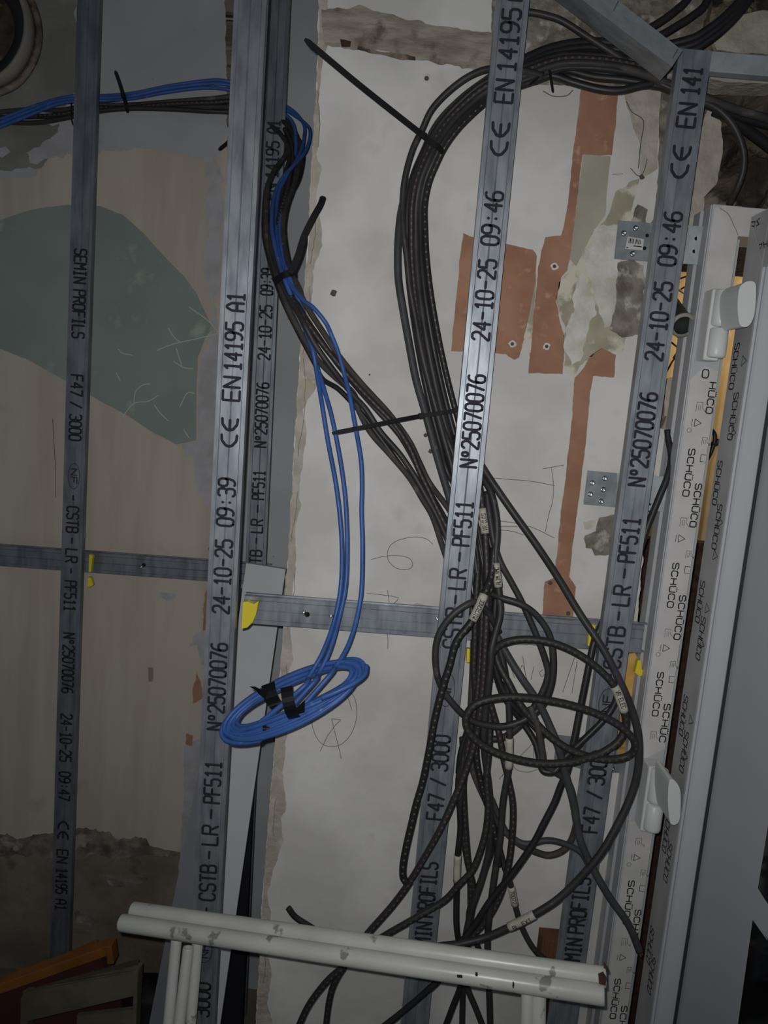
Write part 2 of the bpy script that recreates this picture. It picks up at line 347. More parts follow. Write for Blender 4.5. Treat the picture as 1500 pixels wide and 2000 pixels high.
# right wall: plaster sheet in front of a masonry pier
wr = MB()
edge = [(626,-300),(624,-60),(620,130),(606,380),(596,560),(585,700),(568,1000),(552,1250),(533,1500),(513,1750),(498,2040),(470,2400)]
out = edge + [(1130,2400),(1186,2010),(1200,1850),(1222,1600),(1243,1250),(1258,1050),(1292,985),(1300,940),(1306,880),(1296,838),(1270,830),(1268,700),(1256,640),(1262,560),(1268,440),(1280,420),(1286,300),(1290,185),(1240,172),(1150,168),(1070,165),(1032,168),(960,150),(960,-300)]
P = jag(PX(out, YW), .0022, .006, seed=40)
wr.prism(P, (0, .016, 0), M_white)
e0 = at(640, 1000, YW).x
wr.box((at(590, 1000, YW).x, YW+.017, 0), (at(1255, 1000, YW).x, YL+.05, 3.0), M_rough)
# torn cream strip down the left edge
strip = edge + [(510,2400),(520,2040),(530,1990),(522,1960),(530,1900),(522,1860),(528,1780),(522,1745),(545,1660),(553,1640),(548,1600),(560,1585),(552,1510),(556,1480),(562,1400),(563,1310),(572,1290),(568,1240),(568,1180),(578,1110),(576,1030),(588,985),(585,930),(598,860),(592,800),(622,745),(618,690),(606,600),(612,530),(630,480),(626,440),(618,400),(626,330),(618,300),(626,260),(622,200),(632,110),(640,88),(640,-300)]
layer(wr, strip, YW, 1, M_cream, .003, .006, seed=41)
layer(wr, [(592,735),(618,745),(608,765),(590,770)], YW, 2, M_olive, .003, seed=42)
# dirty band near the top
layer(wr, [(628,20),(700,14),(760,30),(840,45),(900,60),(1010,70),(1010,160),(950,142),(880,128),(810,116),(760,104),(690,96),(632,92)], YW, 2, M_dirt, .005, seed=43)
layer(wr, [(664,78),(684,82),(684,93),(668,92)], YW, 3, M_rust, .002, seed=44)
layer(wr, [(700,90),(730,98),(810,112),(812,118),(780,116),(720,104),(698,97)], YW, 3, M_rubble, .002, seed=45)
# terracotta
layer(wr, [(1135,172),(1207,178),(1203,230),(1195,304),(1138,302),(1131,350),(1124,410),(1115,490),(1108,530),(1096,542),(1086,590),(1092,620),(1101,655),(1102,700),(1098,731),(1032,729),(1038,650),(1043,600),(1052,520),(1058,490),(1065,463),(1097,461),(1107,415),(1112,370),(1118,310),(1125,250)], YW, 2, M_orange, .0014, .005, seed=50)
layer(wr, [(905,455),(918,462),(1040,488),(1048,500),(1045,560),(1030,640),(1014,698),(1004,704),(988,692),(940,687),(882,686),(885,640),(893,560),(899,500)], YW, 2, M_orange, .0014, .005, seed=51)
layer(wr, [(1138,722),(1150,697),(1175,680),(1203,693),(1199,736),(1158,735),(1152,765),(1143,870),(1132,960),(1119,1060),(1112,1126),(1124,1146),(1118,1206),(1059,1200),(1064,1136),(1083,1128),(1090,1050),(1098,980),(1108,900),(1118,800),(1122,738)], YW, 2, M_orange, .0014, .005, seed=52)
layer(wr, [(1139,302),(1192,306),(1186,360),(1182,420),(1160,450),(1125,520),(1113,505),(1122,430),(1131,360)], YW, 3, M_beigestrip, .0008, seed=53)
layer(wr, [(1250,350),(1232,420),(1208,440),(1196,520),(1215,560),(1230,600),(1215,690),(1175,680),(1148,700),(1120,735),(1102,728),(1100,640),(1086,590),(1090,550),(1110,530),(1140,480),(1180,430),(1202,375),(1236,352)], YW, 2, M_olive, .004, seed=54)
layer(wr, [(1135,535),(1142,560),(1160,590),(1163,615),(1145,650),(1136,700),(1118,712),(1104,680),(1106,640),(1120,610),(1115,580)], YW, 4, M_chalk, .006, .004, seed=55)
layer(wr, [(1160,450),(1205,440),(1212,500),(1205,640),(1180,640),(1165,600),(1150,540),(1140,510)], YW, 3, M_chalk, .006, .005, seed=56)
layer(wr, [(1206,515),(1232,505),(1256,520),(1256,600),(1248,655),(1215,660),(1192,645),(1200,610),(1202,570)], YW, 5, M_rough, .003, .005, .003, seed=57)
layer(wr, [(1048,535),(1042,610),(1036,690),(1022,660),(1036,600)], YW, 3, M_olive, .001, seed=58)
layer(wr, [(1245,400),(1262,410),(1262,440),(1230,440)], YW, 3, M_rough, .004, seed=59)
# cracked plaster beside rubble
layer(wr, [(1215,170),(1290,178),(1284,330),(1250,350),(1248,280),(1225,210)], YW, 1, M_cream, .002, seed=60)
layer(wr, [(1142,1045),(1165,1038),(1170,1010),(1200,1005),(1200,1085),(1160,1085),(1155,1072),(1142,1070)], YW, 3, M_rough, .003, .005, seed=61)
layer(wr, [(1138,1018),(1162,1015),(1160,1036),(1140,1034)], YW, 4, M_chalk, .004, .005, seed=62)
layer(wr, [(800,1185),(815,1176),(850,1188),(905,1196),(905,1206),(780,1192)], YW, 2, M_cream, .002, seed=63)
layer(wr, [(1186,1214),(1215,1200),(1240,1218),(1240,1230),(1180,1222)], YW, 2, M_cream, .002, seed=64)
for k, (ya, yb, dx) in enumerate([(180,300,8),(420,520,10),(560,700,9),(700,900,12),(960,1060,8),(1120,1240,12),(1300,1420,9),(1560,1640,14),(1800,1930,8)]):
    def ex(y):
        for (x0_, y0_), (x1_, y1_) in zip(edge, edge[1:]):
            if y0_ <= y <= y1_: return x0_+(x1_-x0_)*(y-y0_)/(y1_-y0_)
    ribbon(wr, [p+Vector((0, -EPS*3, 0)) for p in jag(PX([(ex(y)+dx+4*math.sin(y*.03+k), y) for y in range(ya, yb, 12)], YW), .002, .004, False, k)], .0007, (0, -1, 0), M_pencil)
# dowel holes
for (x, y, r) in [(833,155,.0075),(652,573,.0055),(831,850,.007),(841,881,.004),(1082,521,.006),(1067,677,.006),(1000,672,.006),(1074,1138,.004),(1109,1197,.004),(870,900,.002),(722,732,.0016),(1252,347,.004),(728,828,.0014)]:
    c = at(x, y, YW)+Vector((0, -EPS*6, 0)); p = [c+Vector((math.cos(a*.5236)*r*(1+.25*math.sin(a*2.3+x)), 0, math.sin(a*.5236)*r)) for a in range(12)]
    wr.flat(p, M_chalk if r > .0058 else M_hole)
    if r > .0035: wr.flat([c+Vector((math.cos(a*.5236)*r*.5, -.0002, math.sin(a*.5236)*r*.5)) for a in range(12)], M_hole)
# pencil marks
def pen(pts, sub=6, wd=.0009):
    ribbon(wr, [p+Vector((0, -EPS*7, 0)) for p in cr(PX(pts, YW), sub)], wd, (0, -1, 0), M_pencil)
pen([(845,1062),(833,1052),(812,1048),(785,1052),(765,1062),(757,1078),(760,1096),(775,1109),(795,1111),(805,1105),(803,1093),(790,1086),(765,1084),(740,1088),(725,1092)])
pen([(716,1158),(740,1160),(778,1166),(768,1178)], 2); pen([(757,1152),(760,1175)], 1); pen([(756,1234),(758,1252),(757,1266)], 3)
pen([(614,1380),(609,1400),(613,1425),(625,1447),(643,1456),(662,1454),(680,1440),(692,1418),(697,1393),(694,1365),(684,1348)]); pen([(668,1354),(680,1362),(687,1385)], 4)
pen([(626,1465),(640,1435),(655,1415),(666,1404),(648,1402),(652,1420),(660,1450),(667,1480)], 1)
pen([(945,932),(985,935),(1040,940),(1082,948)]); pen([(1076,912),(1080,950),(1078,980),(1072,1000),(1064,1038)]); pen([(960,1015),(1000,1020),(1040,1030),(1082,1050)]); pen([(975,1034),(1000,1037),(1022,1044)]); pen([(975,1028),(1010,1028)]); pen([(1060,915),(1100,908)])
pen([(996,1300),(1004,1322)]); pen([(1012,1320),(1020,1298),(1030,1332)]); pen([(1020,1280),(1026,1318)], 2); pen([(1042,1300),(1036,1326)]); pen([(960,1330),(982,1334)], 2); pen([(1060,1306),(1053,1312),(1058,1320),(1066,1310)])
pen([(1122,1280),(1098,1350)], 2); pen([(1126,1290),(1116,1352)], 2); pen([(1100,1372),(1085,1362),(1075,1366)]); pen([(1056,1420),(1058,1440)], 2)
pen([(1000,1492),(1010,1502),(1030,1506),(1050,1500)]); pen([(1012,1478),(1042,1448)], 2); pen([(1042,1436),(1041,1480)], 2); pen([(974,1520),(984,1508)], 2)
pen([(1222,200),(1232,220),(1255,238),(1250,280),(1245,330)], 4, .0014); pen([(1230,330),(1245,345),(1256,336),(1262,312)], 4, .0012); pen([(1195,342),(1215,341)], 2); pen([(1060,180),(1080,190),(1105,189),(1118,178)], 4, .0014)
struct(wr.build('wall_right'))

# rubble masonry at the top right
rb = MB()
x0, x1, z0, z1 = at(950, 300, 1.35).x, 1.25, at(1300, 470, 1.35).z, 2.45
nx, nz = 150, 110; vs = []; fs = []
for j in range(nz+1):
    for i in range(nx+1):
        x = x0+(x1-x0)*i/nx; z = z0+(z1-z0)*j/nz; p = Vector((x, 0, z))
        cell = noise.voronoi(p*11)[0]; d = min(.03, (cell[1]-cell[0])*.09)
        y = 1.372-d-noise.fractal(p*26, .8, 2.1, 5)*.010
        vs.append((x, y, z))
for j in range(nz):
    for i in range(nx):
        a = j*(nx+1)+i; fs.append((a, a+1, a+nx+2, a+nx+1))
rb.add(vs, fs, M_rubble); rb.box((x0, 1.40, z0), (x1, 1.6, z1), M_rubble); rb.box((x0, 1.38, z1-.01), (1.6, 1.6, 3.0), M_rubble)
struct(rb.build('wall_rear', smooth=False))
# plaster patches on the rubble near the rail
b = MB(); b.prism(jag(PX([(1408,60),(1445,30),(1500,20),(1560,20),(1560,110),(1400,98),(1392,80)], 1.335), .003), (0, .03, 0), M_cream)
b.prism(jag(PX([(1385,480),(1340,440),(1345,300),(1390,195),(1408,240),(1412,300),(1400,360),(1375,385),(1372,420)], 1.325), .004), (0, .03, 0), M_cream)
struct(b.build('trim_1'))

fl_ = MB(); fl_.box((-2.6, -1.5, -.05), (2.2, 3.0, 0), M_floor); struct(fl_.build('floor'))
ce = MB(); ce.box((-2.6, -1.5, 3.0), (2.2, 3.0, 3.05), M_greyp); struct(ce.build('ceiling'))
# room seen through the opening, lit by a warm bulb
bk = MB(); bk.box((.35, 2.3, 0), (2.2, 2.35, 3.0), M_ochre); bk.box((1.9, 1.4, 0), (1.95, 2.3, 3.0), M_ochre); bk.box((.33, 1.87, 0), (.37, 2.3, 3.0), M_ochre)
bk.box((.36, 1.60, 0), (1.2, 1.64, at(1360, 1060, 1.6).z), M_rust)
struct(bk.build('wall_back'))
lp = bpy.data.lights.new('warm_bulb', 'POINT'); lo = bpy.data.objects.new('warm_bulb', lp); COL.objects.link(lo)
lp.energy = 3.2; lp.color = (1, .80, .52); lp.shadow_soft_size = .04; lo.location = (.95, 1.95, 1.86)

# round duct opening, top left
dc = thing('duct_collar', at(-35, 70, YL-.005), 'grey metal collar around dark round hole in the upper left wall corner', 'duct opening')
b = MB(); c = at(-38, 62, YL)
def ring(mb, c, r0, r1, y0, y1, m, n=48):
    vs = []; fs = []
    for k in range(n):
        a = 2*math.pi*k/n; j = 1+.02*noise.noise(Vector((math.cos(a)*2, math.sin(a)*2, r0*9)))
        for r, y in ((r0, y0), (r1, y0), (r1, y1), (r0, y1)):
            vs.append(Vector((c.x+math.cos(a)*r*j, y, c.z+math.sin(a)*r*j)))
    for k in range(n):
        k2 = (k+1) % n
        for q in range(4): fs.append((k*4+q, k*4+(q+1) % 4, k2*4+(q+1) % 4, k2*4+q))
    mb.add(vs, fs, m)
ring(b, c, .120, .128, YL-.05, YL, M_conduit); ring(b, c, .128, .140, YL-.012, YL, M_crumble); b.build('rim', dc, smooth=True)
b = MB(); b.flat([c+Vector((math.cos(a*.2618)*.121, -.006, math.sin(a*.2618)*.121)) for a in range(24)], M_rubble); b.build('dark_inside', dc)
b = MB(); ring(b, c, .085, .118, YL-.02, YL-.008, M_inside); b.build('inner_sleeve', dc, smooth=True)

# ------------------------------------------------------------------ metal profiles
def prof(hw=.0235, dp=.017):                         # cross-section (u across, d depth), front faces camera
    e = .0065; g = .0012
    return [(-hw, 0), (-hw+e, 0), (-hw+e+.0012, g), (-.0012, g), (0, g+.0013), (.0012, g), (hw-e-.0012, g), (hw-e, 0), (hw, 0),
            (hw, dp), (hw-.005, dp), (hw-.005, dp-.0007), (hw-.0007, dp-.0007), (hw-.0007, .0007+g), (0, .0026+g), (-hw+.0007, .0007+g), (-hw+.0007, dp-.0007), (-hw+.005, dp-.0007), (-hw+.005, dp), (-hw, dp)]
def profile(mb, A, B, m, hw=.0235, dp=.017):         # A,B 3D ends of the front-face centre line
    A = Vector(A); B = Vector(B); t = (B-A).normalized(); d = Vector((0, 1, 0)); d = (d-t*d.dot(t)).normalized(); u = t.cross(d)
    pr = prof(hw, dp); n = len(pr)
    vs = [A+u*a+d*b_ for a, b_ in pr]+[B+u*a+d*b_ for a, b_ in pr]
    fs = [(i, (i+1) % n, (i+1) % n+n, i+n) for i in range(n)]
    mb.add(vs, fs, m)
    T = tessellate_polygon([[Vector((a, b_, 0)) for a, b_ in pr]])
    mb.add(vs, [tuple(x) for x in T]+[tuple(x+n for x in t_) for t_ in T], m)
def extend(p1, p2, z): t = (z-p1.z)/(p2.z-p1.z); return p1+(p2-p1)*t
YF, YB = 1.20, 1.72
def stud(p1, p2, Y, label, tokens, zt=2.99, down=False, m=M_galv, hgt=.026, ztop=None):
    a, b_ = at(*p1, Y), at(*p2, Y); B = extend(a, b_, 0.0); T = extend(a, b_, zt if ztop is None else ztop)
    root = thing('metal_stud', B, label, 'metal stud')
    mb = MB(); profile(mb, B, T, m)
    tb = mb; ax = (T-B).normalized(); rt = ax.cross(Vector((0, 1, 0))).normalized()
    if rt.x < 0: rt = -rt
    def on(py):                                      # point on the centre line seen at row py
        lo_, hi_ = 0.0, (T-B).length
        for _ in range(40):
            mid = (lo_+hi_)/2; q = B+ax*mid-CAMP; dep = Vector((right.dot(q), -up.dot(q), -back.dot(q)))
            y = 1000+F*dep.y/dep.z
            if y > py: lo_ = mid
            else: hi_ = mid
        return B+ax*((lo_+hi_)/2)
    for tk, y0_, y1_ in tokens:
        pa, pb = on(y1_), on(y0_)
        u = ax; v = -rt; o = pa
        if down: u = -ax; v = rt; o = pb
        L = (pb-pa).length; h = hgt; org = o - v*h/2+Vector((0, -.0003, 0))
        if tk == 'CE': letter(tb, 'ce', org, u, v, L, h, .0045, M_ink, (0, -1, 0), 5)
        elif tk == 'NF':
            c_ = (pa+pb)/2+Vector((0, -.0003, 0))
            ribbon(tb, [c_+u*(math.cos(k*.3142)*L/2)+v*(math.sin(k*.3142)*h*.5) for k in range(21)], .0011, (0, -1, 0), M_ink)
            letter(tb, 'NF', c_-u*L*.28-v*h*.26, u, v, L*.56, h*.52, .0022, M_ink, (0, -1, 0))
        else: letter(tb, tk, org, u, v, L, h, .0040, M_ink, (0, -1, 0))
    mb.build('channel', root)
    return root
s1 = stud((172.5, 0), (121, 1700), YB, 'galvanised stud at the far left before the green paint patch, print reading downwards',
     [('SEMIN',487,553),('PROFILS',567,660),('F47',733,773),('/',785,797),('3000',810,860),('NF',905,955),('-',967,978),('CSTB',990,1040),('-',1050,1062),('LR',1073,1098),('-',1110,1120),('PF511',1135,1193),('N°25070076',1237,1353),('24-10-25',1395,1487),('09:47',1508,1563),('CE',1605,1640),('EN',1660,1685),('14195',1697,1745),('A1',1757,1777)], down=True, m=M_galv_d)
s2 = stud((489, 0), (407, 1700), YF, 'large galvanised stud left of the blue cables, printed 09:39 with black ink',
     [('A1',573,607),('14195',630,723),('EN',737,782),('CE',815,872),('09:39',935,1027),('24-10-25',1055,1197),('N°25070076',1257,1425),('PF511',1488,1568),('-',1580,1600),('LR',1613,1650),('-',1662,1678),('CSTB',1690,1758),('-',1772,1790),('NF',1835,1880),('3000',1920,1985),('/',2000,2012),('F47',2030,2070)])
s2b = stud((545, 0), (503, 1000), YB, 'rear galvanised stud half hidden behind the large stud left of the blue cables',
     [('A1',236,260),('14195',277,347),('EN',360,390),('CE',415,455),('09:39',525,576),('24-10-25',597,702),('N°25070076',748,873),('PF511',920,975),('-',985,1002),('LR',1015,1040),('-',1050,1062),('CSTB',1075,1128)], m=M_galv_d)
s3 = stud((1002, 0), (906, 1000), YF, 'galvanised stud in front of the black cable bundle, printed 09:46 over orange plaster',
     [('A1',-30,0),('14195',18,140),('EN',157,200),('CE',237,303),('09:46',375,478),('24-10-25',508,664),('N°25070076',733,912),('PF511',980,1065),('-',1078,1097),('LR',1112,1150),('-',1162,1180),('CSTB',1188,1265),('-',1280,1298),('NF',1315,1380),('3000',1437,1505),('/',1520,1534),('F47',1552,1600),('PROFILS',1685,1790),('SEMIN',1802,1875)])
t4 = extend(at(1355, 110, YF), at(1235, 1000, YF), 3).z
top4 = at(1357, 96, YF).z
s4 = stud((1357, 110), (1236, 1000), YF, 'rightmost galvanised stud, crossing two screwed metal plates beside the white window',
     [('141',132,185),('EN',203,248),('CE',283,347),('09:46',415,518),('24-10-25',552,703),('N°25070076',768,948),('PF511',1012,1097),('-',1110,1130),('LR',1145,1182),('-',1194,1212),('CSTB',1225,1305),('-',1316,1332),('NF',1345,1402),('3000',1468,1532),('/',1545,1560),('F47',1578,1625),('PROFILS',1715,1822),('SEMIN',1834,1905)], ztop=top4)

def screw(mb, p, r=.004, m=M_chrome, h=.0025):
    vs = []; n = 12
    for rr, y in ((r, 0), (r*.85, -h), (r*.35, -h), (r*.3, -h*.4)):
        vs += [p+Vector((math.cos(2*math.pi*k/n)*rr, y, math.sin(2*math.pi*k/n)*rr)) for k in range(n)]
    fs = [(q*n+k, q*n+(k+1) % n, (q+1)*n+(k+1) % n, (q+1)*n+k) for q in range(3) for k in range(n)]
    fs.append(tuple(3*n+k for k in range(n))); mb.add(vs, fs, m)
def rail(p1, p2, Y, label, screws, m=M_galv):
    A, B = at(*p1, Y), at(*p2, Y); root = thing('horizontal_rail', A, label, 'metal rail')
    mb = MB(); A2, B2 = A, B; profile(mb, A2, B2, m)
    tt = (B-A).normalized(); up_ = Vector((-tt.z, 0, tt.x))
    for sg in (1, -1):
        q0 = A+up_*sg*.0242+Vector((0, .011, 0)); q1 = B+tt*.009+up_*sg*.0242+Vector((0, .011, 0))
        mb.prism([q0-up_*.0012, q1-up_*.0012, q1+up_*.0012, q0+up_*.0012], (0, .006, 0), m)
    mb.build('channel', root)
    for x, y, k in screws:
        s_ = MB(); screw(s_, at(x, y, Y)+Vector((0, -.0005, 0)), .0045 if k else .003, M_blackscrew if k else M_chrome); s_.build('screw', root, smooth=True)  # a small bright head beside a black one is a painted glint
    return root
YR = 1.245
rail((476, 1190), (1255, 1249), YR, 'horizontal galvanised rail behind the blue cables and the middle studs', [(600,1200,1),(594,1195,0),(647,1202,0),(854,1208,0)])
rail((-200, 1071), (520, 1124), YB+.022, 'horizontal rail on the beige and green wall at left', [(281,1103,1),(277,1107,0)], M_galv_d)
# short rail at the top right, on top of the right stud
A = at(1338, 116, YF+.02); B = at(1640, 138, YF+.02)
root = thing('horizontal_rail', A, 'short grey flat rail joined to the head of the rightmost stud', 'metal rail')
mb = MB(); mb.box((A.x, YF+.0185, A.z-.014), (B.x, YF+.036, A.z+.014), M_sheet); mb.build('channel', root, bevel=.001)
# support of that rail: plaster ledge behind
b = MB(); b.prism(jag(PX([(1385,138),(1600,146),(1600,166),(1420,160),(1388,154)], 1.30), .001, .01), (0, .05, 0), M_cream); struct(b.build('trim_2'))

# bent steel angle, top right
def on_seg(l, Y): return [at(x, y, Y) for x, y in l]
ang = thing('steel_angle', at(1309, 131, 1.12), 'diagonal bent sheet steel angle hanging at the top right above the right stud', 'steel angle')
def quadslab(mb, q, off, m): mb.prism(q, off, m)
f0, f1 = at(1000, -103, 1.10), at(1312, 131, 1.10)
l0, l1 = at(952, -103, 1.19), at(1290, 157, 1.19); u0, u1 = at(1075, -103, 1.125), at(1333, 99, 1.125)
b = MB(); quadslab(b, [f0, f1, l1, l0], (0, .0012, 0), M_sheet2); b.build('lower_flange', ang)  # same bent sheet; its darker steel paints the shade on the down-facing side
b = MB(); quadslab(b, [f0, u0, u1, f1], (0, .0012, 0), M_sheet); ribbon(b, [at(1314, 113, 1.108), at(1324, 96, 1.116)], .0008, (0, -1, 0), M_ink); ribbon(b, [at(1198, 21, 1.10), at(1208, 2, 1.11)], .0008, (0, -1, 0), M_ink); b.build('upper_flange', ang)

# fixing plates
def plate(px, Y, label, screws, holes, parts=(), th=.002, lean=None):
    def YD(x): return Y-max(0, x-lean)*.00034 if lean else Y
    P = [at(x, y, YD(x)) for x, y in px]; root = thing('fixing_plate', P[-1], label, 'metal plate')
    b = MB()
    for Q in ([[P[0], P[1], P[4], P[5]], [P[1], P[2], P[3], P[4]]] if lean else [P]):
        q_ = [p.copy() for p in Q]
        if lean: q_ = [q_[0], q_[1], q_[2], q_[3]]; b.add(q_+[p+Vector((0, th, 0)) for p in q_], [(0, 1, 2, 3), (4, 7, 6, 5), (0, 4, 5, 1), (1, 5, 6, 2), (2, 6, 7, 3), (3, 7, 4, 0)], M_sheet2)
        else: b.prism(q_, (0, th, 0), M_sheet2)
    b.build('plate', root)
    for x, y in screws:
        s_ = MB(); screw(s_, at(x, y, YD(x))+Vector((0, -.0003, 0)), .0048); s_.build('screw', root, smooth=True)
    for x, y, r in holes:
        s_ = MB(); c = at(x, y, YD(x)-.0006); s_.flat([c+Vector((math.cos(a*.5236)*r, 0, math.sin(a*.5236)*r)) for a in range(12)], M_blackscrew); s_.build('hole', root)
    return root
p1 = plate([(1208,430),(1275,436),(1386,443),(1379,518),(1275,511),(1200,505)], YW-.012, 'galvanised plate with white barcode sticker behind the upper right stud', [(1241,446),(1218,456),(1235,496)], [(1264,460,.003),(1259,485,.003),(1360,466,.003),(1356,491,.003)], lean=1275)
b = MB(); S = PX([(1226,462),(1258,467),(1255,489),(1221,486)], YW-.0128); b.prism(S, (0, .0004, 0), M_film); 
for k in range(9):
    q = .12+.085*k
    if k == 4: continue
    aa = S[0].lerp(S[1], q); bb = S[3].lerp(S[2], q); ribbon(b, [aa.lerp(bb, .12)+Vector((0, -.0004, 0)), aa.lerp(bb, .5)+Vector((0, -.0004, 0))], .0009+.0006*(k % 2), (0, -1, 0), M_text)
ribbon(b, [S[3].lerp(S[0], .3).lerp(S[2].lerp(S[1], .3), .45)+Vector((0, -.0004, 0)), S[3].lerp(S[0], .3).lerp(S[2].lerp(S[1], .3), .9)+Vector((0, -.0004, 0))], .0016, (0, -1, 0), M_text)
ribbon(b, [S[3].lerp(S[0], .12).lerp(S[2].lerp(S[1], .12), .06)+Vector((0, -.0004, 0)), S[3].lerp(S[0], .12).lerp(S[2].lerp(S[1], .12), .15)+Vector((0, -.0004, 0))], .0018, (0, -1, 0), M_red)
o = b.build('sticker', p1); o['label'] = 'white barcode sticker'
p2 = plate([(1148,919),(1205,924),(1312,932),(1300,1000),(1205,991),(1140,985)], YW-.010, 'galvanised plate with five screws behind the middle of the right stud', [(1181,934),(1157,943),(1178,956),(1153,965),(1174,979)], [(1270,940,.002),(1270,985,.002)], lean=1205)
b = MB(); b.prism([at(1262, 1000, YW-.012), at(1300, 936, YW-.012), at(1311, 934, YW-.04), at(1275, 1000, YW-.04)], (0, .0015, 0), M_sheet2); b.build('bent_tab', p2)
p3 = plate([(1088,1436),(1240,1453),(1236,1513),(1140,1503),(1082,1488)], YW-.010, 'dull metal plate low behind the coiled black cables at the right stud', [(1196,1499),(1222,1492)], [(1206,1460,.002)])

# yellow clips
def clip(px, Y, label, th=.012):
    P = PX(px, Y); b = MB(); b.prism(P, (0, th, 0), M_yellow); o = b.build('insulation_clip', None, P[-1], bevel=.0008)
    return tag(o, label, 'plastic clip', 'yellow plastic clips on the rails')
clip([(474,1176),(483,1175),(495,1180),(505,1174),(500,1200),(493,1216),(483,1226),(471,1229)], YR-.016, 'large rounded yellow clip where the rail meets the big left stud', .014)
clip([(174,1083),(181,1086),(177,1118),(173,1117)], YB+.005, 'narrow yellow clip strip beside the far left stud at rail height')
clip([(171,1128),(177,1128),(182,1143),(175,1147),(170,1146)], YB+.005, 'small yellow tab just below the rail at the far left stud')
clip([(912,1268),(918,1268),(918,1285),(922,1295),(911,1294)], YF+.02, 'small yellow clip poking out right of the middle stud under the rail')
clip([(1152,1222),(1164,1221),(1162,1230),(1156,1240),(1152,1262),(1148,1262)], YR-.014, 'yellow clip edge on the rail left of the rightmost stud', .01)
clip([(1246,1290),(1252,1290),(1254,1308),(1262,1314),(1250,1322),(1240,1314)], YR+.02, 'yellow clip right of the rightmost stud against ochre foam')

# ------------------------------------------------------------------ window
XL = .520
win = bpy.data.objects.new('window_1', None); COL.objects.link(win); win.location = at(1240, 2000, 1.25); win['kind'] = 'structure'
def vcol(xs_at_1000, Y): return at(xs_at_1000, 1000, Y).x
YFR = 1.240
zt = at(1393, 399, YFR).z; zb = 0.05
xo, xi = at(1312, 1000, YFR).x, at(1365, 1000, YFR).x
xg = at(1288, 1000, 1.285).x
XR2 = xo+.95
# frame: left jamb + head with stepped outer side
b = MB()
sec = [(xo, YFR), (xi, YFR), (xi, YFR+.02), (xi+.012, YFR+.02), (xi+.012, YFR+.07), (xg, YFR+.07), (xg, 1.283), (xg+.004, 1.280), (xg+.008, 1.283), (xg+.014, 1.274), (xo-.003, 1.270), (xo-.003, YFR+.004), (xo-.0015, YFR+.004), (xo-.0015, YFR)]
n = len(sec); hz = zt
vs = [Vector((x, y, zb)) for x, y in sec]+[Vector((x, y, hz)) for x, y in sec]
T = tessellate_polygon([[Vector((x, y, 0)) for x, y in sec]])
b.add(vs, [(i, (i+1) % n, (i+1) % n+n, i+n) for i in range(n)]+[tuple(t) for t in T]+[tuple(a+n for a in t) for t in T], M_pvcg)
b.build('frame_jamb', win, bevel=.0006)
hw_ = xi-xo
b = MB(); b.box((xo+.001, YFR+.0005, zt-hw_), (XR2, YFR+.07, zt), M_pvcg); b.box((XR2-hw_, YFR, zb), (XR2, YFR+.07, zt-hw_), M_pvcg); b.box((xo, YFR+.001, 0), (XR2, YFR+.07, zb+.05), M_pvcg)
b.build('frame_head', win, bevel=.0008)
# printed film on the jamb and the head
zf = at(1380, 560, YFR).z
def zrow(py, px, Y): return at(px, py, Y).z
b = MB()
b.box((xo+.001, YFR-.0006, zb), (xi-.001, YFR-.0001, zrow(1605, 1250, YFR)), M_film)
b.prism([Vector((xo+.001, YFR-.0006, zrow(1490, 1262, YFR))), Vector((xi-.001, YFR-.0006, zrow(1462, 1300, YFR))), Vector((xi-.001, YFR-.0006, zrow(725, 1400, YFR))), Vector((xo+.02, YFR-.0006, zrow(715, 1370, YFR))), Vector((xo+.001, YFR-.0006, zrow(740, 1345, YFR)))], (0, .0005, 0), M_film)
b.prism([Vector((xo+.001, YFR-.0006, zrow(585, 1362, YFR))), Vector((xi-.012, YFR-.0006, zrow(565, 1400, YFR))), Vector((xi-.001, YFR-.0006, zrow(560, 1430, YFR))), Vector((xi-.001, YFR-.0006, zt-hw_)), Vector((xo+.006, YFR-.0006, zt-.003)), Vector((xo+.001, YFR-.0006, zt-.006))], (0, .0005, 0), M_film)
b.box((xo+.012, YFR-.0003, zt-hw_+.001), (XR2-.1, YFR-.0001, zt-.001), M_film)
ribbon(b, jag([Vector((xo+.010, YFR-.0010, zt-.006)), Vector((xo+.024, YFR-.0010, zt-.014)), Vector((xo+.038, YFR-.0010, zt-.034)), Vector((xi-.001, YFR-.0010, zt-hw_+.001))], .002, .004, False, 5), .0012, (0, -1, 0), M_brownpl)
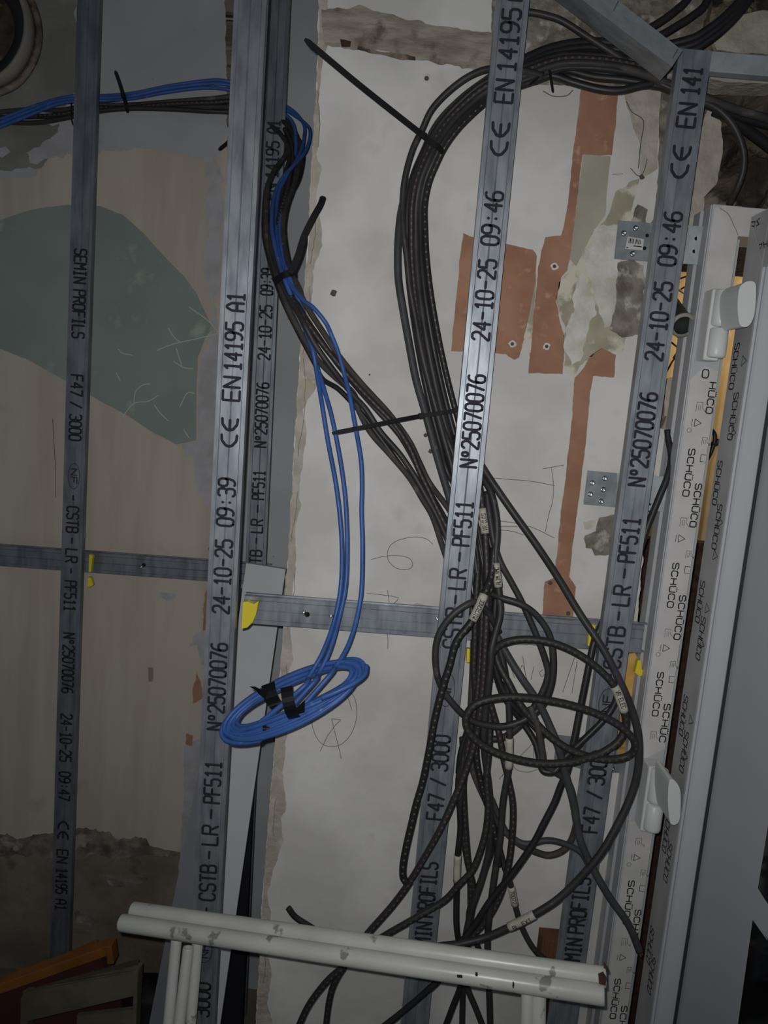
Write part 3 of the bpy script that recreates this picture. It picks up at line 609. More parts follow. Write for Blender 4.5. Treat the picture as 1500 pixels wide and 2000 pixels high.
# lettering on the jamb film
yt = YFR-.0009
def colx(fr): return xo+(xi-xo)*fr
def schu(fr, ya, yb, s='SCHÜCO', hgt=.0098):
    x = colx(fr); pxa = 1312+(1000-ya)*.135+fr*52
    za = at(pxa, ya, YFR).z; zb_ = at(pxa, yb, YFR).z
    letter(b, s, Vector((x-hgt/2, yt, za)), (0, 0, -1), (1, 0, 0), za-zb_, hgt, .0019, M_text, (0, -1, 0), 5.4)
for ya, yb in ((877,970),(1100,1187),(1313,1399),(1720,1806),(1912,1990)): schu(.42, ya, yb)
schu(.52, 722, 738, 'O')
for ya, yb, s in ((747,808,'HÜCO'),(945,1030,'SCHÜCO'),(1163,1250,'SCHÜCO'),(1375,1450,'SCHÜC'),(1777,1830,'SCHI'),(1965,2050,'SCHÜCO')): schu(.84, ya, yb, s)
def icon(fr, py, kind, s=.006):
    x = colx(fr); z = at(1312+(1000-py)*.135+fr*52, py, YFR).z; c = Vector((x, yt, z))
    if kind == 't': pts = [(-.9, -1), (-.9, 1), (.9, 0), (-.9, -1)]; ribbon(b, [c+Vector((px*s, 0, py_*s)) for px, py_ in pts], .001, (0, -1, 0), M_text); ribbon(b, [c+Vector((-1.6*s, 0, -.9*s)), c+Vector((-1.6*s, 0, .9*s))], .0008, (0, -1, 0), M_text)
    if kind == 'c': ribbon(b, [c+Vector((.9*s, 0, -s)), c+Vector((-.6*s, 0, -s)), c+Vector((-.6*s, 0, s)), c+Vector((.9*s, 0, s))], .001, (0, -1, 0), M_text)
    if kind == 'q':
        ribbon(b, [c+Vector((px*s, 0, py_*s)) for px, py_ in [(-1, -1.2), (-1, 1.2), (.6, 1.2), (.6, -.2), (1.6, -1.2), (1.6, -.4)]], .0006, (0, -1, 0), M_text)
        for q in (-.4, .1): ribbon(b, [c+Vector((q*s, 0, -.9*s)), c+Vector((q*s, 0, .6*s))], .0006, (0, -1, 0), M_text)
    if kind == 'r': ribbon(b, [c+Vector((math.cos(k*.6283)*s*.6, 0, math.sin(k*.6283)*s*.6)) for k in range(11)], .0006, (0, -1, 0), M_text)
for y in (795, 1020, 1237, 1437, 1645, 1840): icon(.5, y, 'q')
for y in (826, 1052, 1266, 1675, 1870): icon(.5, y, 't')
for y in (838, 1276, 1686): icon(.22, y+2, 'r')
for y in (862, 1083, 1298, 1705, 1895): icon(.85, y, 'q', .005)
for y in (895, 1113, 1327, 1735, 1925): icon(.85, y, 'c', .0055)
b.build('protective_film', win)

# sash swung open towards the room
sash = MB(); zs = at(1462, 424, YFR-.01).z
ysa, ysb = YFR-.012, at(1419, 1000, 1).y
yb_ = atX(1419, 1000, XL).y                           # ridge line depth
sec = [(XL, ysa), (XL, yb_), (XL+.003, yb_-.002), (XL+.003, yb_-.006), (XL+.006, yb_-.009), (XL+.030, yb_-.012), (XL+.030, yb_-.016), (XL+.036, yb_-.016), (XL+.036, yb_-.45), (XL+.06, yb_-.45), (XL+.07, ysa)]
n = len(sec); vs = [Vector((x, y, .06)) for x, y in sec]+[Vector((x, y, zs-.0)) for x, y in sec]
T = tessellate_polygon([[Vector((x, y, 0)) for x, y in sec]])
sash.add(vs, [(i, (i+1) % n, (i+1) % n+n, i+n) for i in range(n)]+[tuple(t) for t in T]+[tuple(a+n for a in t) for t in T], M_pvcg)
so = sash.build('sash_stile', win)
# grey panel face and recessed seal
b = MB(); b.box((XL+.034, yb_-.9, .06), (XL+.0361, yb_-.0185, zs-.08), M_panel); b.box((XL+.036, yb_-.9, .06), (XL+.07, yb_-.45, zs-.08), M_panel); b.build('sash_panel', win)
b = MB(); b.box((XL+.029, yb_-.0188, .06), (XL+.0335, yb_-.0162, zs-.08), M_seal); b.build('gasket', win)
b = MB(); b.box((XL, yb_-.9, zs-.085), (XL+.07, yb_+.0001, zs), M_pvcg); b.build('sash_top', win)
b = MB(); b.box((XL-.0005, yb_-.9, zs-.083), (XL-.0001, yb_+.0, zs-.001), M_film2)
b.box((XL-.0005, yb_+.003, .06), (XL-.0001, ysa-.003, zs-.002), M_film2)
FB = b
b = MB(); q0 = Vector((XL-.0009, ysa-.002, zs-.003)); q1 = Vector((XL-.0009, yb_, zs-.083)); ribbon(b, [q0, q1], .0007, (-1, 0, 0), M_pvc)
ribbon(b, [Vector((XL-.0009, yb_+.001, .06)), Vector((XL-.0009, yb_+.001, zs-.083))], .0016, (-1, 0, 0), M_pvc); b.build('sash_ridge', win)
b = FB
def schs(fr, ya, yb2, s='SCHÜCO', hgt=.016):
    y = ysa+(yb_-ysa)*fr; pxa = 1377+(1000-ya)*.14+fr*42
    za = atX(pxa, ya, XL).z; zb2 = atX(pxa, yb2, XL).z
    letter(b, s, Vector((XL-.0009, y+hgt/2, za)), (0, 0, -1), (0, -1, 0), za-zb2, hgt, .0022, M_text, (-1, 0, 0), 5.4)
for ya in (672, 900, 1133, 1357, 1590, 1812): schs(.28, ya, ya+88)
for ya in (768, 985, 1205, 1430, 1650, 1875): schs(.62, ya, ya+92)
for ya in (705, 845, 1020, 1085, 1190, 1260, 1410, 1480): 
    y = ysa+(yb_-ysa)*.78; z = atX(1377+(1000-ya)*.14+33, ya, XL).z; c = Vector((XL-.0009, y, z)); s = .008
    ribbon(b, [c+Vector((0, -q*s, w_*s)) for q, w_ in [(-.9, -1), (-.9, 1), (.9, 0), (-.9, -1)]], .0012, (-1, 0, 0), M_text)
def scrib(pts, wd=.0018):
    ribbon(b, [atX(x, y, XL)+Vector((-.001, 0, 0)) for x, y in pts], wd, (-1, 0, 0), M_text)
scrib([(1469,434),(1476,433),(1474,443),(1470,441)]); scrib([(1485,426),(1479,432),(1484,438),(1478,441)]); scrib([(1484,478),(1490,476),(1486,486)]); scrib([(1492,472),(1494,484)]); scrib([(1499,470),(1500,482)]); scrib([(1493,478),(1499,476)])
b.build('protective_film', win)
# dark panes low on the panel
XP = XL+.034
b = MB()
for poly in ([(1520,1500),(1500,1618),(1481,1735),(1490,1750),(1502,1770),(1540,1800)], [(1471,1795),(1488,1820),(1540,1880),(1560,2100),(1428,2100)]):
    P = [atX(x, y, XP)+Vector((-.0006, 0, 0)) for x, y in poly]; b.prism(P, (.0005, 0, 0), M_glass)
b.build('dark_pane', win)
b = MB()
for l in ([(1500,1618),(1481,1735),(1490,1750),(1502,1768)], [(1428,2100),(1471,1795),(1500,1836)]):
    ribbon(b, [atX(x, y, XP)+Vector((-.0009, 0, 0)) for x, y in l], .0012, (-1, 0, 0), M_edge)
b.build('pane_edge', win)

# hinges
def hinge(cy0, cy1, split, px0, px1, cap, yc):
    root = thing('sash_hinge', at(px1, cy1, YFR-.02), cap[1], 'hinge')
    r = .0145
    A, B = at(px0, cy0, yc), at(px1, cy1, yc); A.x = B.x = (A.x+B.x)/2
    def cyl(z0, z1, nm, round_bottom=False):
        b = MB(); ax = Vector((A.x, yc, 0)); pts = []; n = 20; prof_ = [(r*.8, z1), (r, z1-.002), (r, z0+.006), (r*.94, z0+.002), (r*.7, z0)]
        vs = [Vector((A.x+math.cos(2*math.pi*k/n)*rr, yc+math.sin(2*math.pi*k/n)*rr, z)) for rr, z in prof_ for k in range(n)]
        fs = [(q*n+k, q*n+(k+1) % n, (q+1)*n+(k+1) % n, (q+1)*n+k) for q in range(len(prof_)-1) for k in range(n)]
        fs += [tuple(range(n)), tuple((len(prof_)-1)*n+k for k in range(n))]
        b.add(vs, fs, M_pvc); b.build(nm, root, smooth=True)
    zs_ = at((px0+px1)/2, split, yc).z
    cyl(zs_+.001, A.z, 'knuckle'); cyl(B.z, zs_-.001, 'knuckle')
    b = MB(); b.box((A.x-r*1.25, yc, B.z-.004), (A.x+r*.4, YFR-.001, A.z+.001), M_pvc); b.build('leaf_plate', root, bevel=.003)
    poly = cap[0]; c3 = [at(x, y, 1.132) for x, y in poly]; b = MB(); 
    for _ in range(2):
        c3 = [q for i in range(len(c3)) for q in (c3[i].lerp(c3[(i+1) % len(c3)], .22), c3[i].lerp(c3[(i+1) % len(c3)], .78))]
    b.prism(c3, (0, .062, 0), M_pvc)
    b.build('hinge_cover', root, bevel=.004)
hinge(566, 700, 640, 1411, 1402, ([(1443,560),(1458,549),(1472,549),(1477,556),(1477,580),(1474,615),(1466,634),(1456,640),(1444,636),(1440,600)], 'upper white window hinge with rounded cover beside the metal plate'), YFR-.035)
hinge(1500, 1622, 1568, 1284, 1277, ([(1306,1522),(1316,1522),(1327,1536),(1330,1552),(1329,1596),(1325,1608),(1316,1612),(1308,1608),(1304,1570)], 'lower white window hinge with dusty rounded cover near the frame bottom'), YFR-.035)

# ------------------------------------------------------------------ boards behind the big left stud
def board(px, dd, label, m, th=.012, name='board'):
    P = [at(x, y, d) for (x, y), d in zip(px, dd)]
    b = MB(); b.prism(P, (0, th, 0), m); o = b.build(name, None, P[2]); return tag(o, label, 'board')
def fl0(a, b_): return extend(a, b_, 0.0)
a1, a2 = at(558, 1112, 1.60), at(430, 2000, 1.36); a3, a4 = at(481, 1100, 1.60), at(356, 2000, 1.36)
r0, l0_ = fl0(a1, a2), fl0(a3, a4)
b = MB(); b.prism([a3, a1, r0, l0_], (0, .012, 0), M_board); tag(b.build('board', None, r0), 'narrow white board leaning behind the large stud left of the blue coil', 'board')
a1, a2 = at(470, 1150, 1.68), at(400, 2000, 1.48); a3, a4 = at(448, 1200, 1.68), at(291, 2000, 1.48)
r0, l0_ = fl0(a1, a2), fl0(a3, a4)
b = MB(); b.prism([a3, a1, r0, l0_], (0, .012, 0), M_boardg); tag(b.build('board', None, r0), 'grey board leaning lower left behind the white board and trestle legs', 'board')
# dark strip
a1, a2 = at(497, 1500, 1.66), at(473, 2000, 1.56); a3, a4 = at(490, 1500, 1.66), at(425, 2000, 1.56)
r0, l0_ = fl0(a1, a2), fl0(a3, a4)
b = MB(); b.prism([a3, a1, r0, l0_], (0, .02, 0), M_dark); tag(b.build('dark_profile', None, r0), 'dark glossy plastic strip standing right of the white leaning board', 'profile strip')

# ------------------------------------------------------------------ cables
CABLES = []
def shift(y):
    K = [(300, 0), (450, .06), (540, .09), (600, .055), (650, .018), (720, 0)]
    if y <= 300 or y >= 720: return 0
    for (a, u), (b_, v) in zip(K, K[1:]):
        if a <= y <= b_: return u+(v-u)*(y-a)/(b_-a)
def cable(pts, r, m, label, cat='cable', group=None, name='electric_cable', sub=8, D=None, sleeves=(), end=None):
    P = []; ds = []
    last = D
    for p in pts:
        if len(p) == 3: last = p[2]
        P.append([p[0], p[1], p[2] if len(p) == 3 else None])
    # fill depths by interpolation
    idx = [i for i, p in enumerate(P) if p[2] is not None]
    if not idx: 
        for p in P: p[2] = D
    else:
        for i, p in enumerate(P):
            if p[2] is None:
                lo_ = max([k for k in idx if k < i], default=None); hi_ = min([k for k in idx if k > i], default=None)
                if lo_ is None: p[2] = P[hi_][2]
                elif hi_ is None: p[2] = P[lo_][2]
                else: t = (i-lo_)/(hi_-lo_); p[2] = P[lo_][2]*(1-t)+P[hi_][2]*t
    if 'left wall bundle' in label: P = [[p[0], p[1], p[2]-shift(p[1])] for p in P]
    pts3 = cr([at(*p) for p in P], sub)
    return cable3(pts3, r, m, label, cat, group, name, sleeves, end)
def cable3(pts3, r, m, label, cat='cable', group=None, name='electric_cable', sleeves=(), end=None):
    base = min(pts3, key=lambda p: p.z)
    if not sleeves and not end:
        b = MB(); b.tube(pts3, r, m, 10); o = b.build(name, None, base, smooth=True); return tag(o, label, cat, group)
    root = thing(name, base, label, cat, group)
    b = MB(); b.tube(pts3, r, m, 10); b.build('sheath', root, smooth=True)
    for (ya, yb, txt) in sleeves:
        def row(q):
            q = q-CAMP; return 1000+F*(-up.dot(q))/(-back.dot(q))
        seg = []; 
        for q in pts3:
            y = row(q)
            if ya <= y <= yb: seg.append(q)
            elif seg and len(seg) > 1: break
        if len(seg) < 2: continue
        b = MB(); b.tube(seg, r+.0011, M_sleeve, 12); s_ = b.build('marker_sleeve', root, smooth=True); s_['label'] = 'white marker sleeve with black writing'
        if txt:
            a, c_ = seg[0], seg[-1]
            rev = txt.startswith('<'); t_ = txt.lstrip('<')
            if rev: a, c_ = c_, a
            u = (c_-a); L = u.length; u.normalize(); nrm = Vector((0, -1, 0)); v = nrm.cross(u)*-1; v = u.cross(Vector((0, 1, 0)))*-1
            v = nrm.cross(u).normalized()
            # writing follows the sleeve in short pieces
            tb = MB(); N_ = len(t_)
            for i, ch in enumerate(t_):
                f = .14+.72*(i/(N_)); q = f*(len(seg)-1)
                if rev: q = (len(seg)-1)-q
                k = min(int(q), len(seg)-2); c3 = seg[k].lerp(seg[k+1], q-k)
                w_ = L*.72/N_*.72; h_ = r*1.15
                letter(tb, ch, c3+Vector((0, -(r+.0013), 0))-v*h_/2, u, v, w_, h_, .00105, M_text, (0, -1, 0))
            tb.build('writing', s_, origin=None)
    if end:
        b = MB(); p = pts3[-1]; t = (pts3[-1]-pts3[-3]).normalized()
        for k in range(4):
            o_ = Vector((math.cos(k*1.57), math.sin(k*1.57)*.5, math.sin(k*1.57)))*r*.4
            b.tube([p+o_-t*.002, p+o_+t*.007], r*.25, M_copper, 6)
        b.build('copper_end', root, smooth=True)
    return root

# blue cables with the coil
RB = .0037
cc = at(572, 1366, 1.12)
uu = (at(716, 1302, 1.12)-at(432, 1428, 1.12))/2; half = uu.length; uu.normalize()
vv = Vector((-uu.z, 0, uu.x)); vv = vv if vv.z > 0 else -vv
def coil(turns, seed, start, a0):
    rnd = random.Random(seed); out_ = []; n = int(turns*26)
    def seq(): return [rnd.uniform(-1, 1) for _ in range(int(turns*2)+6)]
    ra, rb_, rc, rd = seq(), seq(), seq(), seq(); rs = seq(); rb_ = [math.copysign(abs(q)**.6, q) for q in rb_]
    def sm(q, k): i = int(k); f = k-i; f = f*f*(3-2*f); return q[i]*(1-f)+q[i+1]*f
    for i in range(n+1):
        th = a0-2*math.pi*i/26; k = i/26*2; sc = 1-.16*(1+sm(rs, i/26))
        a, z, c_, d_ = sm(ra, k), sm(rb_, k), sm(rc, k), sm(rd, k)
        front = max(0, -math.sin(th)); backk = max(0, math.sin(th))
        mn = .0295+.002*a - front*.0105*(z+1) - backk*.0068*(z+1)
        q = cc+uu*((half*.955*(.5+.5*sc)+.004*c_)*math.cos(th)+.004*d_)+vv*(mn*sc*math.sin(th)+.0035*d_)+Vector((0, .034*math.sin(th)+.006*z-.004*a, 0))
        out_.append(q)
    return out_
def bluepath(pts, seed, turns, a0, label, sl=()):
    P = [at(x, y, d_-shift(y)) for x, y, d_ in pts]; c_ = coil(turns, seed, None, a0); full = cr(P+[c_[0].lerp(c_[1], 0)], 8)[:-1]+cr(c_, 2)
    cable3(full, RB, M_blue, label, 'cable', 'blue data cables', 'network_cable')
b1 = [(-40,255,1.775),(0,240,1.775),(60,216,1.775),(105,199,1.77),(150,192,1.77),(205,191,1.775),(260,187,1.77),(320,174,1.77),(400,164,1.77),(440,165,1.77),(478,177,1.77),(560,216,1.74),(598,243,1.70),(606,262,1.66),(597,295,1.62),(575,322,1.58),(552,348,1.55),(538,375,1.52),(532,405,1.49),(531,440,1.46),(536,475,1.43),(545,512,1.41),(557,548,1.38),(583,612,1.33),(597,647,1.30),(611,685,1.28),(618,725,1.27),(628,785,1.25),(640,860,1.24),(655,940,1.225),(664,1010,1.215),(668,1080,1.205),(665,1150,1.195),(652,1215,1.18),(630,1275,1.15),(603,1322,1.13),(592,1342,1.105)]
b2 = [(-40,263,1.77),(0,248,1.77),(60,224,1.77),(110,204,1.765),(150,198,1.765),(205,196,1.78),(260,192,1.78),(320,181,1.78),(390,172,1.78),(440,174,1.78),(478,185,1.78),(545,216,1.74),(572,240,1.70),(578,275,1.66),(577,305,1.63),(572,330,1.6),(563,368,1.54),(553,408,1.49),(547,440,1.46),(549,480,1.43),(557,515,1.41),(566,545,1.38),(590,602,1.335),(605,650,1.30),(613,680,1.29),(621,720,1.275),(635,768,1.255),(648,815,1.245),(663,890,1.235),(673,960,1.225),(677,1020,1.215),(678,1080,1.205),(675,1145,1.195),(663,1205,1.18),(644,1270,1.15),(622,1316,1.13),(608,1338,1.105)]
b3 = [(-40,247,1.78),(0,233,1.78),(60,210,1.78),(110,194,1.775),(150,187,1.775),(205,187,1.78),(260,182,1.775),(330,168,1.775),(400,158,1.775),(440,158,1.775),(480,170,1.775),(560,208,1.74),(592,240,1.71),(594,270,1.67),(586,300,1.62),(566,335,1.57),(546,370,1.53),(540,410,1.50),(540,440,1.47),(543,480,1.44),(552,520,1.41),(567,555,1.37),(592,586,1.33),(611,600,1.31),(635,629,1.29),(647,654,1.28),(661,690,1.27),(673,733,1.26),(682,768,1.25),(691,817,1.24),(697,850,1.235),(705,900,1.225),(707,950,1.22),(706,1000,1.215),(708,1067,1.205),(706,1150,1.195),(697,1207,1.18),(683,1253,1.16),(667,1285,1.14),(655,1302,1.13),(643,1320,1.11)]
bluepath(b1, 3, 5.35, -2.3, 'blue network cable falling left of the pair into the taped coil')
bluepath(b2, 8, 5.15, -2.1, 'blue network cable beside the leftmost drop, ending in the taped coil')
bluepath(b3, 13, 4.6, -1.5, 'blue network cable bowing out to the right before the taped coil')
# cut cable end resting on the coil
cable([(716,1300,1.10),(712,1318,1.085),(690,1335,1.07),(660,1350,1.062),(627,1364,1.060)], RB, M_blue, 'cut blue cable end lying along the front of the coil', name='network_cable')

# tape pieces round the coil
def tapeband(c2, ang, length, wd, label, D):
    root = thing('tape_strip', at(*c2, D), label, 'tape')
    b = MB(); a = at(*c2, D); d = Vector((math.cos(ang), 0, math.sin(ang))); s_ = Vector((-d.z, 0, d.x)); n = 9; vs = []
    for i in range(n):
        t = i/(n-1)*2-1; p = a+d*(t*length/2)+Vector((0, .013*t*t, 0))
        for q in (-1, 1): vs.append(p+s_*q*wd/2)
    fs = [(2*i, 2*i+1, 2*i+3, 2*i+2) for i in range(n-1)]
    b.add(vs+[v+Vector((0, .0006, 0)) for v in vs], fs+[tuple(x+2*n for x in f[::-1]) for f in fs]+[(0, 2*n, 2*n+1, 1), (2*n-2, 4*n-2, 4*n-1, 2*n-1)]+[(2*i, 2*i+2, 2*i+2+2*n, 2*i+2*n) for i in range(n-1)]+[(2*i+1, 2*i+3, 2*i+3+2*n, 2*i+1+2*n) for i in range(n-1)], M_tape); b.build('band', root, smooth=False)
    return root
t1 = tapeband((529, 1362), math.radians(115), .036, .022, 'black tape with a curling tail on the upper side of the blue coil', 1.118)
b = MB(); 
b.prism([at(524,1347,1.116), at(508,1346,1.11), at(498,1341,1.10), at(487,1341,1.095), at(499,1348,1.10), at(506,1356,1.11), at(518,1366,1.116)], (0, .0006, 0), M_tape); b.build('tail', t1)
t2 = tapeband((565, 1379), math.radians(108), .05, .018, 'black tape wrapped round the front of the blue coil', 1.068)
b = MB(); b.prism([at(595,1367,1.062), at(595,1391,1.066), at(577,1396,1.066), at(578,1384,1.064)], (0, .0006, 0), M_tape); b.build('tail', t2)
t3 = tapeband((527, 1425), math.radians(95), .02, .022, 'short black tape end under the lower edge of the blue coil', 1.085)

# black cables along the left wall
L0 = 'black cable of the left wall bundle, '
grpL = 'black cables of the left bundle'
def low(dx, dy, D0):                                   # shared run after the tie at (552,540)
    return []
cable([(-40,222,1.79),(60,214,1.79),(120,215,1.785),(180,205,1.785),(250,205,1.785),(330,199,1.78),(410,193,1.78),(470,190,1.78),(540,222,1.75),(572,250,1.71),(586,290,1.65),(583,330,1.58),(573,365,1.53),(560,400,1.49),(553,440,1.46),(556,480,1.43),(566,525,1.40),(583,565,1.36),(597,595,1.33),(630,647,1.29),(665,699,1.28),(708,751,1.275),(760,808,1.27),(799,861,1.27),(820,905,1.27),(840,945,1.26),(880,1000,1.236),(910,1060,1.232),(930,1130,1.225),(940,1200,1.215),(934,1290,1.21),(925,1380,1.205),(908,1480,1.195),(896,1560,1.19)], .0050, M_dusty, L0+'outermost at the bend, uppermost of diagonal run', group=grpL)
cable([(-40,230,1.785),(60,228,1.785),(120,224,1.78),(180,212,1.78),(250,211,1.78),(330,204,1.775),(410,201,1.775),(470,200,1.775),(530,230,1.75),(562,262,1.71),(573,300,1.64),(568,340,1.57),(560,380,1.51),(547,420,1.48),(541,460,1.46),(545,500,1.43),(553,540,1.40),(572,585,1.35),(600,630,1.30),(640,685,1.275),(690,745,1.265),(733,790,1.26),(771,830,1.26),(800,875,1.255),(818,918,1.25),(838,960,1.245),(862,1010,1.238),(900,1085,1.232),(915,1150,1.225),(926,1230,1.215)], .0052, M_dotp, L0+'pink print in the middle of the diagonal run', group=grpL)
cable([(-40,236,1.78),(60,240,1.78),(120,232,1.775),(180,219,1.775),(250,212,1.775),(330,213,1.775),(400,217,1.775),(470,221,1.775),(515,238,1.74),(548,262,1.70),(566,300,1.64),(556,345,1.57),(545,395,1.52),(530,440,1.48),(530,480,1.45),(540,520,1.43),(552,556,1.39),(590,625,1.30),(615,672,1.275),(650,722,1.265),(690,772,1.255),(715,800,1.25),(743,843,1.25),(780,886,1.245),(808,927,1.243),(830,965,1.24),(855,1011,1.238),(880,1070,1.235)], .0050, M_black, L0+'lowest along the wall left of the big stud', group=grpL)
cable([(240,207,1.79),(330,206,1.785),(410,207,1.785),(480,215,1.77),(545,240,1.74),(574,268,1.70),(560,300,1.64),(535,335,1.57),(522,370,1.52),(520,420,1.49),(522,470,1.46),(534,515,1.44),(546,555,1.40),(562,600,1.35),(587,650,1.31),(621,703,1.28),(656,738,1.27),(690,768,1.265),(700,800,1.26),(724,845,1.255),(761,887,1.25),(799,932,1.245),(825,975,1.242),(845,1010,1.24),(865,1070,1.237),(885,1130,1.232)], .0050, M_dusty, L0+'leaving it lowest left under the blue cables', group=grpL)
cable([(520,215,1.76),(556,240,1.72),(583,272,1.68),(592,300,1.63),(584,345,1.57),(566,380,1.52),(549,425,1.49),(547,470,1.46),(553,515,1.43),(560,550,1.40),(590,610,1.32),(620,655,1.29),(655,705,1.275),(700,760,1.265),(740,805,1.262),(780,850,1.26),(812,905,1.255),(832,950,1.25),(856,990,1.245),(884,1040,1.238)], .0048, M_black, L0+'just below the outermost one of the diagonal run', group=grpL)
cable([(556,258,1.74),(563,278,1.70),(553,312,1.64),(530,345,1.58),(520,372,1.53),(516,410,1.5),(516,460,1.47),(526,508,1.45),(541,556,1.41),(556,595,1.36),(583,650,1.31),(612,705,1.29),(630,740,1.28),(661,760,1.27),(695,795,1.262),(710,812,1.258),(750,865,1.252),(790,920,1.247)], .0044, M_black2, L0+'crossing the rear stud behind the others', group=grpL)

# big black bundle on the right wall
gR = 'black cables of the tied arc bundle'
def arc(off, Ds, pts): return pts
core = [(1300,150),(1240,136),(1180,126),(1100,124),(1030,146),(985,162),(948,180),(912,210),(880,243),(855,278),(838,312),(822,352),(813,400),(812,450),(813,500),(818,560),(826,620),(836,680),(848,740),(862,800),(878,860),(895,920)]
lab = ['black cable forming the outer edge of the tied arc bundle', 'black cable second from outside in the tied arc bundle', 'black cable in the middle of the tied arc bundle', 'black cable fourth from outside in the tied arc bundle', 'black cable with dotted print on the inner edge of the tied arc bundle', 'black cable hidden behind the tied arc bundle middle']
import itertools
def offs(path, o, fan):
    out_ = []
    for i, (x, y) in enumerate(path):
        a = path[max(0, i-1)]; c_ = path[min(len(path)-1, i+1)]; dx, dy = c_[0]-a[0], c_[1]-a[1]; l = math.hypot(dx, dy)
        nx_, ny_ = dy/l, -dx/l; k = o*(1+(fan-1)*max(0, (i-12)/9) if i > 12 else 1)
        out_.append((x+nx_*k, y+ny_*k))
    return out_
for i, (o_, dd, m_, fan) in enumerate([(17, 1.268, M_black2, 1.2), (8.5, 1.258, M_dotp, 1.2), (0, 1.256, M_black, 1.3), (-8.5, 1.262, M_black2, 1.5), (-17, 1.272, M_dotw, 1.7), (-2, 1.285, M_black2, 2.4)]):
    P = offs(core, -o_, fan)
    pp = [(x, y, dd+.006*math.sin(k*.9+i)) for k, (x, y) in enumerate(P)]
    tail = [[(912,985,1.243),(934,1060,1.236),(948,1130,1.224),(955,1190,1.21),(968,1250,1.20)],
            [(905,975,1.246),(925,1050,1.238),(937,1120,1.226),(942,1190,1.212),(938,1280,1.206),(930,1370,1.2),(915,1450,1.195),(905,1530,1.19)],
            [(912,975,1.25),(934,1040,1.24),(946,1110,1.228),(960,1180,1.214),(972,1250,1.205)],
            [(916,960,1.25),(940,1010,1.238),(957,1060,1.225),(970,1120,1.214),(966,1200,1.205),(962,1270,1.2),(975,1330,1.195),(1000,1375,1.19),(1030,1405,1.19),(1062,1440,1.18)],
            [(920,950,1.252),(943,985,1.24),(961,1030,1.224),(968,1080,1.215),(960,1140,1.21),(952,1220,1.205),(948,1300,1.2),(940,1390,1.195),(930,1470,1.19),(945,1550,1.19),(965,1620,1.19),(975,1690,1.19)],
            [(900,990,1.26),(922,1080,1.238),(932,1180,1.225),(940,1260,1.21),(936,1330,1.205)]][i]
    cable(pp+tail, .0052, m_, lab[i], group=gR)
# outer loop strand and blue-grey strand
cable([(1060,148,1.25),(1010,136,1.24),(960,134,1.235),(920,147,1.235),(880,175,1.24),(844,213,1.245),(824,254,1.25),(806,292,1.25),(792,342,1.25),(786,392,1.25),(788,450,1.245),(794,500,1.245),(800,560,1.245),(811,620,1.245),(822,680,1.243),(836,740,1.242),(852,800,1.24),(868,860,1.24),(888,930,1.238),(908,1000,1.236),(926,1080,1.226),(936,1160,1.216),(944,1240,1.21)], .0050, M_black, 'black cable looping left outside the tied arc bundle near its top', group=gR)
cable([(960,150,1.28),(900,195,1.28),(850,250,1.285),(815,330,1.285),(793,380,1.28),(782,423,1.27),(777,485,1.262),(778,545,1.258),(787,605,1.255),(799,672,1.252),(812,740,1.25),(830,804,1.248),(847,868,1.246),(863,924,1.245),(880,980,1.243),(905,1060,1.238),(930,1140,1.224),(960,1220,1.205),(987,1273,1.195),(1017,1322,1.18),(1050,1370,1.175),(1073,1417,1.17),(1092,1465,1.165),(1105,1515,1.165),(1120,1570,1.165),(1133,1640,1.16),(1160,1700,1.155),(1190,1752,1.15),(1227,1805,1.15),(1249,1858,1.15)], .0064, M_greyc, 'thick blue-grey cable ending in bare copper beside the window frame', end=True)
cable([(812,640,1.262),(822,690,1.262),(838,750,1.26),(856,810,1.258),(878,870,1.256),(905,930,1.25),(925,980,1.245)], .0050, M_black, 'dull black cable filling the tied bundle below the second tie', group=gR)

# tangle below
gT = 'tangled black cables below the rail'
cable([(890,850,1.262),(930,895,1.24),(960,940,1.225),(1000,998,1.215),(1050,1068,1.205),(1092,1132,1.2),(1130,1195,1.19),(1178,1268,1.17),(1210,1330,1.162),(1234,1388,1.16),(1247,1440,1.16),(1246,1500,1.16),(1232,1555,1.16),(1200,1622,1.155),(1165,1678,1.15),(1100,1747,1.15),(1050,1782,1.15),(1000,1808,1.155),(950,1830,1.16),(900,1843,1.16),(850,1850,1.165),(800,1870,1.17),(700,1870,1.17)], .0062, M_black, 'thick black cable sweeping wide right, sleeve written BL EXT', sleeves=[(1784,1812,'<BL EXT')])
cable([(955,1330,1.195),(958,1300,1.19),(967,1268,1.182),(1000,1251,1.175),(1050,1250,1.17),(1100,1263,1.165),(1150,1291,1.16),(1193,1331,1.155),(1212,1368,1.152),(1222,1410,1.152),(1210,1445,1.15),(1180,1468,1.148),(1150,1479,1.145),(1110,1489,1.14),(1060,1491,1.14),(1010,1483,1.14),(965,1468,1.14),(930,1446,1.14),(911,1420,1.14),(913,1393,1.14),(938,1371,1.14),(1000,1361,1.14),(1083,1370,1.14),(1150,1388,1.14),(1205,1414,1.14),(1236,1443,1.14),(1238,1466,1.145),(1215,1480,1.15),(1170,1482,1.15),(1120,1467,1.155),(1080,1443,1.16),(1048,1413,1.165),(1017,1377,1.17),(993,1333,1.18),(975,1300,1.19),(962,1260,1.2)], .0060, M_doty, 'black cable in a flat horizontal loop with scribbled white sleeve at right', group=gT, sleeves=[(1338,1392,'VR ELEC')])
